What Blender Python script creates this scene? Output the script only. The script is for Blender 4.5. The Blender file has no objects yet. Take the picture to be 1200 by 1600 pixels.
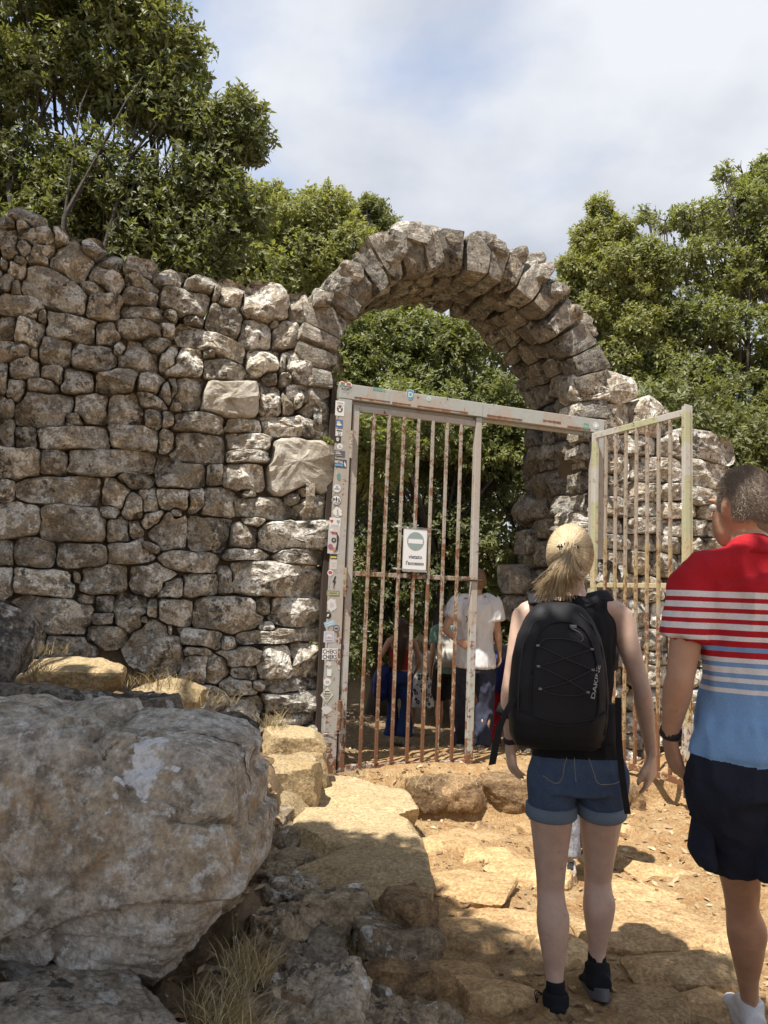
import bpy, math, random
import numpy as np
from mathutils import Vector, Matrix

S = bpy.context.scene
COL = S.collection
# ------------------------------------------------------------------ camera
CAM_Z = 1.48
FPX = 1200.0
PITCH, ROLL = math.radians(6.0), math.radians(2.3)
C0 = np.array([0.0, 0.0, CAM_Z])
FW = np.array([0, math.cos(PITCH), math.sin(PITCH)])
_u = np.array([0, -math.sin(PITCH), math.cos(PITCH)]); _r = np.array([1.0, 0, 0])
RT = _r * math.cos(ROLL) + _u * math.sin(ROLL)
UP = _u * math.cos(ROLL) - _r * math.sin(ROLL)
cd = bpy.data.cameras.new('camera'); cam = bpy.data.objects.new('camera', cd); COL.objects.link(cam)
cd.sensor_fit = 'VERTICAL'; cd.sensor_height = 36; cd.lens = FPX / 1600 * 36
cd.clip_start = 0.05; cd.clip_end = 2000
cd.dof.use_dof = True; cd.dof.focus_distance = 5.0; cd.dof.aperture_fstop = 13.0
cam.matrix_world = Matrix(((RT[0], UP[0], -FW[0], 0), (RT[1], UP[1], -FW[1], 0), (RT[2], UP[2], -FW[2], CAM_Z), (0, 0, 0, 1)))
S.camera = cam
# ------------------------------------------------------------------ sky and sun
SUN_EL = math.radians(65)
SH = np.array([-0.63, -0.777])
TOSUN = np.array([SH[0] * math.cos(SUN_EL), SH[1] * math.cos(SUN_EL), math.sin(SUN_EL)])
wd = bpy.data.worlds.new('World'); S.world = wd; wd.use_nodes = True
nt = wd.node_tree; nt.nodes.clear()
def wn(t, **k):
    n = nt.nodes.new(t)
    for a, b in k.items(): setattr(n, a, b)
    return n
sky = wn('ShaderNodeTexSky', sky_type='NISHITA', sun_disc=False)
sky.sun_elevation = SUN_EL; sky.sun_rotation = math.atan2(SH[0], SH[1]) % (2 * math.pi)
sky.altitude = 600; sky.air_density = 1.0; sky.dust_density = 1.2; sky.ozone_density = 2.5
tc = wn('ShaderNodeTexCoord'); sep = wn('ShaderNodeSeparateXYZ'); nt.links.new(tc.outputs['Generated'], sep.inputs[0])
ad = wn('ShaderNodeMath', operation='ADD'); ad.inputs[1].default_value = 0.22; nt.links.new(sep.outputs[2], ad.inputs[0])
mx_ = wn('ShaderNodeMath', operation='MAXIMUM'); mx_.inputs[1].default_value = 0.12; nt.links.new(ad.outputs[0], mx_.inputs[0])
dx = wn('ShaderNodeMath', operation='DIVIDE'); nt.links.new(sep.outputs[0], dx.inputs[0]); nt.links.new(mx_.outputs[0], dx.inputs[1])
dy = wn('ShaderNodeMath', operation='DIVIDE'); nt.links.new(sep.outputs[1], dy.inputs[0]); nt.links.new(mx_.outputs[0], dy.inputs[1])
cmb = wn('ShaderNodeCombineXYZ'); nt.links.new(dx.outputs[0], cmb.inputs[0]); nt.links.new(dy.outputs[0], cmb.inputs[1])
cmb.inputs[2].default_value = 12.75
cn = wn('ShaderNodeTexNoise'); cn.inputs['Scale'].default_value = 1.15; cn.inputs['Detail'].default_value = 7; cn.inputs['Roughness'].default_value = 0.52; cn.inputs['Distortion'].default_value = 0.25
nt.links.new(cmb.outputs[0], cn.inputs['Vector'])
cr = wn('ShaderNodeValToRGB'); cr.color_ramp.interpolation = 'EASE'
cr.color_ramp.elements[0].position = 0.3; cr.color_ramp.elements[0].color = (0.3, 0.3, 0.3, 1)
cr.color_ramp.elements[1].position = 0.47; cr.color_ramp.elements[1].color = (1, 1, 1, 1)
nt.links.new(cn.outputs['Fac'], cr.inputs[0])
cn2 = wn('ShaderNodeTexNoise'); cn2.inputs['Scale'].default_value = 1.25; cn2.inputs['Detail'].default_value = 6
nt.links.new(cmb.outputs[0], cn2.inputs['Vector'])
cc = wn('ShaderNodeValToRGB')
cc.color_ramp.elements[0].position = 0.36; cc.color_ramp.elements[0].color = (1.35, 1.55, 2.0, 1)
cc.color_ramp.elements[1].position = 0.62; cc.color_ramp.elements[1].color = (3.3, 3.4, 3.6, 1)
nt.links.new(cn2.outputs['Fac'], cc.inputs[0])
mixc = wn('ShaderNodeMix', data_type='RGBA')
nt.links.new(cr.outputs[0], mixc.inputs['Factor']); nt.links.new(sky.outputs[0], mixc.inputs['A']); nt.links.new(cc.outputs[0], mixc.inputs['B'])
bg = wn('ShaderNodeBackground'); bg.inputs['Strength'].default_value = 0.125
nt.links.new(mixc.outputs['Result'], bg.inputs['Color'])
wo = wn('ShaderNodeOutputWorld'); nt.links.new(bg.outputs[0], wo.inputs[0])
sl = bpy.data.lights.new('sun', 'SUN'); sl.energy = 3.9; sl.angle = math.radians(0.55); sl.color = (1.0, 0.94, 0.85)
so = bpy.data.objects.new('sun', sl); COL.objects.link(so)
so.rotation_euler = Vector(-TOSUN).to_track_quat('-Z', 'Y').to_euler(); so.location = (-6, -8, 18)
S.view_settings.view_transform = 'Standard'; S.view_settings.look = 'None'
S.view_settings.exposure = 1.1; S.view_settings.gamma = 1.0; S.view_settings.use_curve_mapping = False

# ------------------------------------------------------------------ helpers
def ray(u, v): return FW + (u - 600) / FPX * RT - (v - 800) / FPX * UP
def atY(u, v, Y):
    d = ray(u, v); return C0 + d * (Y / d[1])
def atZ(u, v, Z):
    d = ray(u, v); return C0 + d * ((Z - CAM_Z) / d[2])
WANG = math.radians(69)
WD = np.array([math.sin(WANG), math.cos(WANG), 0.0]); WN = np.array([WD[1], -WD[0], 0.0]); WZ = np.array([0, 0, 1.0])
P0 = np.array([-0.392, 5.9, 0.0])
def wp(s, z, off=0.0): return P0 + WD * s + WN * off + WZ * z
def px_wall(u, v, off=0.0):
    d = ray(u, v); t = ((P0 + WN * off - C0) @ WN) / (d @ WN); p = C0 + d * t
    return (p - P0) @ WD, p[2]

def _hash(i, j, k, s):
    n = (i * 374761393 + j * 668265263 + k * 2147483647 + s * 144664) & 0xFFFFFFFF
    n = ((n ^ (n >> 13)) * 1274126177) & 0xFFFFFFFF
    n = ((n ^ (n >> 16)) * 2246822519) & 0xFFFFFFFF
    return ((n ^ (n >> 15)) & 0xFFFFFF) / float(0xFFFFFF) * 2 - 1
def noise3(p, seed=0):
    p = np.asarray(p, float); f = np.floor(p); i = f.astype(np.int64); t = p - f
    t = t * t * t * (t * (t * 6 - 15) + 10); r = 0
    for a in (0, 1):
        wa = t[..., 0] if a else 1 - t[..., 0]
        for b in (0, 1):
            wb = t[..., 1] if b else 1 - t[..., 1]
            for c in (0, 1):
                wc = t[..., 2] if c else 1 - t[..., 2]
                r = r + wa * wb * wc * _hash(i[..., 0] + a, i[..., 1] + b, i[..., 2] + c, seed)
    return r
def fbm(p, seed=0, octv=4, gain=0.5):
    p = np.asarray(p, float); a = 1.0; r = 0
    for o in range(octv):
        r = r + a * noise3(p * (2.03 ** o) + 17.3 * o, seed + o); a *= gain
    return r

def mesh_np(name, V, F, T=None, smooth=True, matidx=None):
    V = np.asarray(V, np.float32).reshape(-1, 3)
    me = bpy.data.meshes.new(name)
    groups = []
    if F is not None and len(F): groups.append(np.asarray(F, np.int32))
    if T is not None and len(T): groups.append(np.asarray(T, np.int32))
    me.vertices.add(len(V)); me.vertices.foreach_set('co', V.ravel())
    idx = np.concatenate([g.ravel() for g in groups]); st = []; o = 0
    for g in groups:
        k = g.shape[1]; st.append(o + np.arange(len(g)) * k); o += g.size
    st = np.concatenate(st).astype(np.int32)
    me.loops.add(len(idx)); me.loops.foreach_set('vertex_index', idx)
    me.polygons.add(len(st)); me.polygons.foreach_set('loop_start', st)
    if matidx is not None: me.polygons.foreach_set('material_index', np.asarray(matidx, np.int32))
    me.polygons.foreach_set('use_smooth', np.full(len(st), smooth, bool))
    me.update(calc_edges=True)
    return me
def link(name, me, mat=None, parent=None, loc=None):
    o = bpy.data.objects.new(name, me); COL.objects.link(o)
    if mat is not None and me is not None and not me.materials:
        for m in (mat if isinstance(mat, (list, tuple)) else [mat]): me.materials.append(m)
    if loc is not None: o.location = loc
    if parent is not None: o.parent = parent
    return o
def obj(name, V, F, mat, parent=None, T=None, smooth=True, matidx=None, loc=None, sharp=None):
    me = mesh_np(name, V, F, T, smooth, matidx)
    if sharp: me.set_sharp_from_angle(angle=math.radians(sharp))
    return link(name, me, mat, parent, loc)
def tag(o, label, cat, group=None, kind=None):
    if label: o['label'] = label
    if cat: o['category'] = cat
    if group: o['group'] = group
    if kind: o['kind'] = kind
    return o
def thing(name, label, cat, loc=(0, 0, 0), group=None):
    o = bpy.data.objects.new(name, None); COL.objects.link(o); o.location = loc; o.empty_display_size = 0.1
    return tag(o, label, cat, group)

class MB:
    """collects quads / tris of several primitive pieces of ONE part"""
    def __init__(s): s.V = []; s.F = []; s.T = []; s.FM = []; s.TM = []; s.n = 0
    def add(s, V, F=None, T=None, m=0):
        V = np.asarray(V, float)
        if F is not None and len(F): s.F.append(np.asarray(F) + s.n); s.FM.append(np.full(len(F), m))
        if T is not None and len(T): s.T.append(np.asarray(T) + s.n); s.TM.append(np.full(len(T), m))
        s.V.append(V); s.n += len(V)
    def box(s, c, ax, h, m=0, bev=0.0):
        c = np.asarray(c, float); ax = [np.asarray(a, float) for a in ax]
        if bev <= 0:
            V = [c + ax[0] * h[0] * i + ax[1] * h[1] * j + ax[2] * h[2] * k for i in (-1, 1) for j in (-1, 1) for k in (-1, 1)]
            s.add(V, [(0, 1, 3, 2), (4, 6, 7, 5), (0, 4, 5, 1), (2, 3, 7, 6), (0, 2, 6, 4), (1, 5, 7, 3)], m=m)
        else:
            V = []
            idx = {}
            for i in (-1, 1):
                for j in (-1, 1):
                    for k in (-1, 1):
                        for q in range(3):
                            hh = [h[0] - bev, h[1] - bev, h[2] - bev]; hh[q] = h[q]
                            idx[(i, j, k, q)] = len(V)
                            V.append(c + ax[0] * hh[0] * i + ax[1] * hh[1] * j + ax[2] * hh[2] * k)
            F = []; T = []
            r = [(-1, -1), (1, -1), (1, 1), (-1, 1)]
            for sg in (-1, 1):
                F.append([idx[(sg, a, b, 0)] for a, b in (r if sg > 0 else r[::-1])])
                F.append([idx[(a, sg, b, 1)] for a, b in (r[::-1] if sg > 0 else r)])
                F.append([idx[(a, b, sg, 2)] for a, b in (r if sg > 0 else r[::-1])])
            for a in (-1, 1):
                for b in (-1, 1):
                    F.append([idx[(a, b, -1, 0)], idx[(a, b, 1, 0)], idx[(a, b, 1, 1)], idx[(a, b, -1, 1)]])
                    F.append([idx[(a, -1, b, 0)], idx[(a, 1, b, 0)], idx[(a, 1, b, 2)], idx[(a, -1, b, 2)]])
                    F.append([idx[(-1, a, b, 1)], idx[(1, a, b, 1)], idx[(1, a, b, 2)], idx[(-1, a, b, 2)]])
                    for k in (-1, 1): T.append([idx[(a, b, k, q)] for q in range(3)])
            s.add(V, F, T, m=m)
    def tube(s, pts, segs=8, m=0, cap=True):
        V, F, T = tube_geo(pts, segs, cap); s.add(V, F, T, m=m)
    def poly(s, pts, m=0):
        """convex-ish polygon as a fan"""
        pts = np.asarray(pts, float); c = pts.mean(0); n = len(pts)
        s.add(np.vstack([pts, c]), None, [(i, (i + 1) % n, n) for i in range(n)], m=m)
    def build(s, name, mat, parent=None, smooth=False, loc=None):
        V = np.vstack(s.V)
        if loc is not None: V = V - np.asarray(loc)
        F = np.vstack(s.F) if s.F else None; T = np.vstack(s.T) if s.T else None
        mi = np.concatenate(s.FM + s.TM)
        return obj(name, V, F, mat, parent, T, smooth, mi, loc)

def frames(P):
    P = np.asarray(P, float); t = np.gradient(P, axis=0); t /= np.linalg.norm(t, axis=1)[:, None] + 1e-9
    side = []
    ref = np.array([1.0, 0, 0]) if abs(t[0][0]) < 0.9 else np.array([0, 1.0, 0])
    for k in range(len(P)):
        a = ref - t[k] * (ref @ t[k]); a /= np.linalg.norm(a) + 1e-9; side.append(a); ref = a
    side = np.array(side); oth = np.cross(t, side)
    return t, side, oth
def tube_geo(pts, segs=8, cap=True):
    """pts rows: x y z rx [ry]; rx lies along the side axis nearest +X"""
    pts = [list(p) + ([p[3]] if len(p) == 4 else []) for p in pts]
    A = np.array(pts, float); P = A[:, :3]; t, sd, ot = frames(P)
    an = np.linspace(0, 2 * math.pi, segs, endpoint=False)
    V = P[:, None] + sd[:, None] * (np.cos(an)[None, :, None] * A[:, 3][:, None, None]) + ot[:, None] * (np.sin(an)[None, :, None] * A[:, 4][:, None, None])
    n = len(P); V = V.reshape(-1, 3); k = np.arange(segs); k2 = (k + 1) % segs
    F = np.concatenate([np.stack([i * segs + k, i * segs + k2, (i + 1) * segs + k2, (i + 1) * segs + k], 1) for i in range(n - 1)])
    T = None
    if cap:
        V = np.vstack([V, P[0], P[-1]]); a, b = n * segs, n * segs + 1; l = (n - 1) * segs
        T = np.concatenate([np.stack([k2, k, np.full(segs, a)], 1), np.stack([l + k, l + k2, np.full(segs, b)], 1)])
    return V, F, T

# ------------------------------------------------------------------ materials
class NT:
    def __init__(s, name):
        s.m = bpy.data.materials.new(name); s.m.use_nodes = True; s.t = s.m.node_tree; s.t.nodes.clear()
        s.out = s.n('ShaderNodeOutputMaterial')
    def n(s, t, **k):
        x = s.t.nodes.new(t)
        for a, b in k.items(): setattr(x, a, b)
        return x
    def l(s, a, b): s.t.links.new(a, b)
    def coord(s, rnd=True, kind='Object'):
        c = s.n('ShaderNodeTexCoord').outputs[kind]
        if not rnd: return c
        oi = s.n('ShaderNodeObjectInfo'); mu = s.n('ShaderNodeMath', operation='MULTIPLY'); mu.inputs[1].default_value = 57.0
        s.l(oi.outputs['Random'], mu.inputs[0]); a = s.n('ShaderNodeVectorMath', operation='ADD'); s.l(c, a.inputs[0]); s.l(mu.outputs[0], a.inputs[1])
        return a.outputs[0]
    def noise(s, vec, scale, detail=5, rough=0.6, dist=0.0):
        x = s.n('ShaderNodeTexNoise'); x.inputs['Scale'].default_value = scale; x.inputs['Detail'].default_value = detail
        x.inputs['Roughness'].default_value = rough; x.inputs['Distortion'].default_value = dist; s.l(vec, x.inputs['Vector']); return x.outputs['Fac']
    def voro(s, vec, scale, feature='F1', out='Distance', rand=1.0):
        x = s.n('ShaderNodeTexVoronoi', feature=feature); x.inputs['Scale'].default_value = scale; x.inputs['Randomness'].default_value = rand
        s.l(vec, x.inputs['Vector']); return x.outputs[out]
    def ramp(s, fac, stops, interp='LINEAR'):
        x = s.n('ShaderNodeValToRGB'); e = x.color_ramp; e.interpolation = interp
        for i, (p, c) in enumerate(stops):
            c = (c, c, c) if not isinstance(c, (tuple, list)) else c
            if i < 2: q = e.elements[i]; q.position = p
            else: q = e.elements.new(p)
            q.color = (*c[:3], 1)
        s.l(fac, x.inputs[0]); return x.outputs[0]
    def mix(s, fac, a, b, blend='MIX'):
        x = s.n('ShaderNodeMix', data_type='RGBA', blend_type=blend)
        for v, k in ((fac, 'Factor'), (a, 'A'), (b, 'B')):
            if isinstance(v, (int, float)):
                if k == 'Factor': x.inputs[k].default_value = v
                else: x.inputs[k].default_value = (v, v, v, 1)
            elif isinstance(v, tuple): x.inputs[k].default_value = (*v[:3], 1)
            else: s.l(v, x.inputs[k])
        return x.outputs['Result']
    def math(s, op, a, b=0.0, clamp=False):
        x = s.n('ShaderNodeMath', operation=op, use_clamp=clamp)
        for i, v in enumerate((a, b)):
            if isinstance(v, (int, float)): x.inputs[i].default_value = v
            else: s.l(v, x.inputs[i])
        return x.outputs[0]
    def bump(s, h, strength=0.5, dist=0.02, prev=None):
        x = s.n('ShaderNodeBump'); x.inputs['Strength'].default_value = strength; x.inputs['Distance'].default_value = dist
        s.l(h, x.inputs['Height'])
        if prev is not None: s.l(prev, x.inputs['Normal'])
        return x.outputs[0]
    def bsdf(s, color, rough=0.8, normal=None, **k):
        x = s.n('ShaderNodeBsdfPrincipled')
        if isinstance(color, tuple): x.inputs['Base Color'].default_value = (*color[:3], 1)
        else: s.l(color, x.inputs['Base Color'])
        if isinstance(rough, (int, float)): x.inputs['Roughness'].default_value = rough
        else: s.l(rough, x.inputs['Roughness'])
        if normal is not None: s.l(normal, x.inputs['Normal'])
        for a, b in k.items(): x.inputs[a.replace('_', ' ')].default_value = b
        s.l(x.outputs[0], s.out.inputs['Surface']); return x

def stone_mat(name, base, dark, warm, lichen=0.5, black=0.5, bright=1.0, bump=0.6, sc=1.0):
    k = NT(name); v = k.coord()
    n1 = k.noise(v, 2.6 * sc, 4, 0.6); n2 = k.noise(v, 14 * sc, 8, 0.7); n3 = k.noise(v, 60 * sc, 5, 0.7)
    c = k.mix(k.ramp(n1, [(0.35, 0.0), (0.65, 1.0)]), base, warm)
    c = k.mix(k.ramp(n2, [(0.4, 1.0), (0.57, 0.0)]), c, dark)
    l1 = k.math('ADD', k.noise(v, 17 * sc, 7, 0.65), k.math('MULTIPLY', k.noise(v, 3.4 * sc, 3), 0.7))
    c = k.mix(k.math('MULTIPLY', k.ramp(l1, [(1.01 - 0.2 * lichen, 0.0), (1.07 - 0.2 * lichen, 1.0)]), 0.85), c, (0.6, 0.58, 0.53))
    v2 = k.n('ShaderNodeVectorMath', operation='ADD'); k.l(v, v2.inputs[0]); v2.inputs[1].default_value = (13, 7, 21)
    l2 = k.math('ADD', k.noise(v2.outputs[0], 21 * sc, 7, 0.68), k.math('MULTIPLY', k.noise(v2.outputs[0], 4 * sc, 3), 0.7))
    c = k.mix(k.math('MULTIPLY', k.ramp(l2, [(1.03 - 0.2 * black, 0.0), (1.1 - 0.2 * black, 1.0)]), 0.82), c, (0.045, 0.042, 0.038))
    oi = k.n('ShaderNodeObjectInfo')
    br = k.ramp(oi.outputs['Random'], [(0.0, 0.72 * bright), (1.0, 1.22 * bright)])
    c = k.mix(1.0, c, br, 'MULTIPLY')
    c = k.mix(1.0, c, k.ramp(n3, [(0.34, 0.55), (0.66, 1.35)]), 'MULTIPLY')
    vo = k.voro(v, 26 * sc, 'F1')
    b = k.bump(n3, bump * 0.55, 0.02); b = k.bump(n2, bump, 0.05, b); b = k.bump(k.ramp(vo, [(0.0, 0.0), (0.35, 1.0)]), bump * 0.25, 0.015, b)
    k.bsdf(c, 0.92, b, Specular_IOR_Level=0.25); return k.m
M = {}
M['wall'] = stone_mat('wall limestone', (0.40, 0.37, 0.315), (0.2, 0.18, 0.15), (0.345, 0.285, 0.205), 0.75, 0.45, 1.3, 0.9)
M['arch'] = stone_mat('arch limestone', (0.41, 0.39, 0.35), (0.2, 0.185, 0.16), (0.36, 0.29, 0.205), 0.35, 0.5, 0.98, 0.9)
M['boulder'] = stone_mat('boulder limestone', (0.44, 0.39, 0.32), (0.24, 0.2, 0.15), (0.4, 0.31, 0.2), 0.45, 0.3, 1.1, 0.8, 0.9)
M['blackrock'] = stone_mat('lichened dark limestone', (0.27, 0.245, 0.21), (0.1, 0.09, 0.08), (0.25, 0.2, 0.14), 0.4, 0.75, 1.0, 0.8)
M['darkrock'] = stone_mat('pitted tan limestone', (0.41, 0.34, 0.245), (0.19, 0.15, 0.105), (0.37, 0.28, 0.175), 0.1, 0.35, 1.05, 0.8)
M['ledge'] = stone_mat('ochre ledge stone', (0.5, 0.39, 0.235), (0.41, 0.31, 0.18), (0.46, 0.335, 0.175), -0.2, -0.3, 1.0, 0.7)
M['path_stone'] = stone_mat('trodden path rock', (0.52, 0.37, 0.2), (0.37, 0.24, 0.12), (0.5, 0.325, 0.16), -0.2, -0.4, 1.05, 0.5)
M['riser'] = stone_mat('brown step stone', (0.38, 0.26, 0.145), (0.2, 0.13, 0.075), (0.4, 0.26, 0.13), -0.3, 0.0, 1.0, 0.9)

def flat(name, col, rough=0.6, **kw):
    if name in M: return M[name]
    k = NT(name); k.bsdf(col, rough, None, **kw); M[name] = k.m; return k.m
def dirt_mat():
    k = NT('trodden earth'); v = k.coord(False)
    n1 = k.noise(v, 1.1, 6, 0.6); n2 = k.noise(v, 9, 8, 0.7); n3 = k.noise(v, 70, 6, 0.75)
    c = k.mix(k.ramp(n1, [(0.35, 0.0), (0.65, 1.0)]), (0.45, 0.285, 0.135), (0.39, 0.215, 0.095))
    c = k.mix(k.ramp(n2, [(0.4, 0.0), (0.62, 1.0)]), c, (0.53, 0.38, 0.205))
    vo = k.voro(v, 70, 'F1')
    c = k.mix(1.0, c, k.ramp(vo, [(0.1, 1.12), (0.7, 0.8)]), 'MULTIPLY')
    c = k.mix(1.0, c, k.ramp(n3, [(0.3, 0.62), (0.7, 1.2)]), 'MULTIPLY')
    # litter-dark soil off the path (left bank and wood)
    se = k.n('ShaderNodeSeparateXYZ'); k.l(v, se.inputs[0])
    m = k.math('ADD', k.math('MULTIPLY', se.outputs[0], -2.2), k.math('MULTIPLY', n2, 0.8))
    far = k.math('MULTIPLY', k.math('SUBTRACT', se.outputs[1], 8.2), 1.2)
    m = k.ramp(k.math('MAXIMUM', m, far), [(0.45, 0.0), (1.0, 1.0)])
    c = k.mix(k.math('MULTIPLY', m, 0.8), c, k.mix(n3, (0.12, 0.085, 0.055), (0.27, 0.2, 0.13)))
    b = k.bump(n3, 0.7, 0.02); b = k.bump(n2, 0.6, 0.06, b)
    k.bsdf(c, 0.95, b, Specular_IOR_Level=0.15); return k.m
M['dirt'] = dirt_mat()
def leaf_mat(name, c1, c2, trans=0.35):
    k = NT(name); g = k.n('ShaderNodeNewGeometry'); r = g.outputs['Random Per Island']
    v = k.coord(False); n = k.noise(v, 0.9, 3)
    c = k.mix(r, c1, c2); c = k.mix(k.ramp(n, [(0.35, 0.0), (0.65, 0.55)]), c, tuple(min(1, x * y) for x, y in zip(c2, (1.15, 1.12, 0.9))))
    d = k.n('ShaderNodeBsdfPrincipled'); k.l(c, d.inputs['Base Color']); d.inputs['Roughness'].default_value = 0.52; d.inputs['Specular IOR Level'].default_value = 0.45
    t = k.n('ShaderNodeBsdfTranslucent'); k.l(k.mix(1.0, c, (1.5, 1.5, 0.6), 'MULTIPLY'), t.inputs[0])
    m = k.n('ShaderNodeMixShader'); m.inputs[0].default_value = trans; k.l(d.outputs[0], m.inputs[1]); k.l(t.outputs[0], m.inputs[2])
    k.l(m.outputs[0], k.out.inputs[0]); return k.m
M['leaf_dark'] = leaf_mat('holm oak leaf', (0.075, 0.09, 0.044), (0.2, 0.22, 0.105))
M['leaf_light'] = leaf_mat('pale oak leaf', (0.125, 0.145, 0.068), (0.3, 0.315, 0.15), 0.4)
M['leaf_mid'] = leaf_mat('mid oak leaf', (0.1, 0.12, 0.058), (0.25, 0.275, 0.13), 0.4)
def bark_mat():
    k = NT('grey bark'); v = k.coord(); n = k.noise(v, 12, 8, 0.7); k.bsdf(k.mix(n, (0.03, 0.025, 0.02), (0.1, 0.085, 0.07)), 0.95, k.bump(n, 0.8, 0.03)); return k.m
M['bark'] = bark_mat()
# ------------------------------------------------------------------ ground
def sm(a, b, x):
    t = np.clip((x - a) / (b - a), 0, 1); return t * t * (3 - 2 * t)
def H(x, y):
    x = np.asarray(x, float); y = np.asarray(y, float)
    off = (x - P0[0]) * WN[0] + (y - P0[1]) * WN[1]
    wob = noise3(np.stack([x * 2.3, y * 2.3, x * 0], -1), 5)
    yb = 5.72 + 0.13 * (x - 0.19) + 0.03 * wob
    z = 0.13 * sm(0.0, 0.06, y - yb) - 0.09 * sm(-0.8, -0.05, y - yb) * sm(0.02, -0.02, y - yb) * sm(0.0, 0.25, x)
    z = z - 0.22 * sm(-0.4, -1.3, off) - 0.26 * sm(-1.2, -3.6, off)
    left = sm(0.2, -0.05, x + 0.06 * wob) * 0.07 * sm(5.7, 5.2, y) + sm(-0.32, -0.45, x) * 0.09 * sm(5.4, 4.9, y)
    left = left + sm(-0.42, -0.62, x + 0.05 * wob) * 0.28 * sm(3.9, 4.5, y) * sm(0.0, 0.3, off) + sm(-0.5, -2.2, x) * 0.42 * sm(2.6, 4.4, y) * sm(-1.5, 0.0, off)
    z = z + left + sm(-0.5, -2.5, x) * 0.2 * sm(-2.0, -0.8, -np.abs(y - 2.5))
    hill = sm(11.5, 24, y) * 3.2 + sm(5.5, 14, np.abs(x - 0.5)) * 1.5 * sm(7, 11, y) + sm(40, 90, np.hypot(x, y)) * 2
    z = z + hill + sm(1.9, 3.2, x) * 0.25 * sm(3.5, 5.5, y) * sm(-0.2, 0.4, off)
    return z
def Hn(x, y):
    x = np.asarray(x, float); y = np.asarray(y, float); p = np.stack([x, y, x * 0], -1)
    n = fbm(p * 1.4, 3, 3) * 0.016 + fbm(p * 9, 9, 3) * 0.007
    # embedded, broken bedrock plates
    q = p * np.array([1.5, 2.4, 1]) + 0.35 * fbm(p * 2, 21, 2)[..., None]
    pl = np.round(fbm(q, 31, 2) * 3.2) / 3.2
    rough = sm(0.15, -0.25, x) * sm(6, 5, y)
    pl = pl * 0.05
    n2 = np.abs(fbm(p * 4.2, 41, 4)) * 0.1 * rough * sm(4.0, 3.2, y)
    return H(x, y) + n + pl + n2
def axis(segs):
    a = []
    for lo, hi, st in segs: a.append(np.arange(lo, hi, st))
    return np.concatenate(a)
gx = axis([(-90, -30, 6), (-30, -8, 1.0), (-8, -2.2, 0.2), (-2.2, 3.3, 0.03), (3.3, 3.6, .05), (3.6, 9, 0.25), (9, 30, 1.0), (30, 91, 6)])
gy = axis([(-40, -6, 3), (-6, 1.2, 0.3), (1.2, 2.2, .08), (2.2, 3.4, 0.023), (3.4, 6.2, 0.034), (6.2, 7.6, .06), (7.6, 13, 0.1), (13, 30, 1.0), (30, 121, 6)])
X, Y = np.meshgrid(gx, gy); Zg = Hn(X, Y); nx, ny = len(gx), len(gy)
ii, jj = np.meshgrid(np.arange(nx - 1), np.arange(ny - 1)); b0 = (jj * nx + ii).ravel()
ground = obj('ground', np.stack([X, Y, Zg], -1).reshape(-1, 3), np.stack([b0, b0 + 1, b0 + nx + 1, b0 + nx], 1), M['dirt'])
ground['kind'] = 'structure'; ground['label'] = 'sunlit ochre earth path with bare rock and leaf litter'
def gz(x, y): return float(Hn(np.array([x]), np.array([y]))[0])

# ------------------------------------------------------------------ stones
_cube = {}
def cube_grid(n):
    if n in _cube: return _cube[n]
    idx = {}; V = []; F = []
    def vid(p):
        k = tuple(np.round(p, 5))
        if k not in idx: idx[k] = len(V); V.append(p)
        return idx[k]
    g = np.tan(np.linspace(-1, 1, n + 1) * math.pi / 4)
    for ax in range(3):
        for sg in (-1, 1):
            for i in range(n):
                for j in range(n):
                    q = []
                    for (a, b) in ((i, j), (i + 1, j), (i + 1, j + 1), (i, j + 1)):
                        p = np.zeros(3); p[ax] = sg; p[(ax + 1) % 3] = g[a]; p[(ax + 2) % 3] = g[b]; q.append(vid(p))
                    F.append(q if sg > 0 else q[::-1])
    _cube[n] = (np.array(V), np.array(F)); return _cube[n]
def stone_geo(half, seed, n=8, k=11.0, jit=0.16, ns=0.06, facets=9, warp=None, nf=1.6, oct_=5, pit=0.0):
    U, F = cube_grid(n); rg = np.random.RandomState(seed)
    q = U / (np.sum(np.abs(U) ** k, 1) ** (1 / k))[:, None]
    cj = rg.uniform(-jit, jit, (2, 2, 2, 3)); t = (q + 1) / 2
    d = 0
    for a in (0, 1):
        for b in (0, 1):
            for c in (0, 1):
                d = d + ((t[:, 0] if a else 1 - t[:, 0]) * (t[:, 1] if b else 1 - t[:, 1]) * (t[:, 2] if c else 1 - t[:, 2]))[:, None] * cj[a, b, c]
    q = q + d
    for _ in range(facets):  # broken-off corners
        nrm = rg.normal(size=3); nrm /= np.linalg.norm(nrm); lim = rg.uniform(0.86, 1.22); e = q @ nrm - lim
        q = q - np.where(e > 0, e, 0)[:, None] * nrm
    half = np.asarray(half, float); p = q * half
    if warp is not None: p = warp(p)
    m = half.min(); f = nf / max(half.max(), 0.05)
    dirn = q / (np.linalg.norm(q, axis=1)[:, None] + 1e-6)
    p = p + dirn * (fbm(p * f + seed * 3.1, seed, oct_, 0.55) * ns * (m + half.max()) * 0.7)[:, None]
    if pit: p = p - dirn * (np.clip(fbm(p * 16 + seed, seed + 3, 3) + 0.1, 0, 1) ** 1.3 * pit)[:, None]
    return p, F
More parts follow.
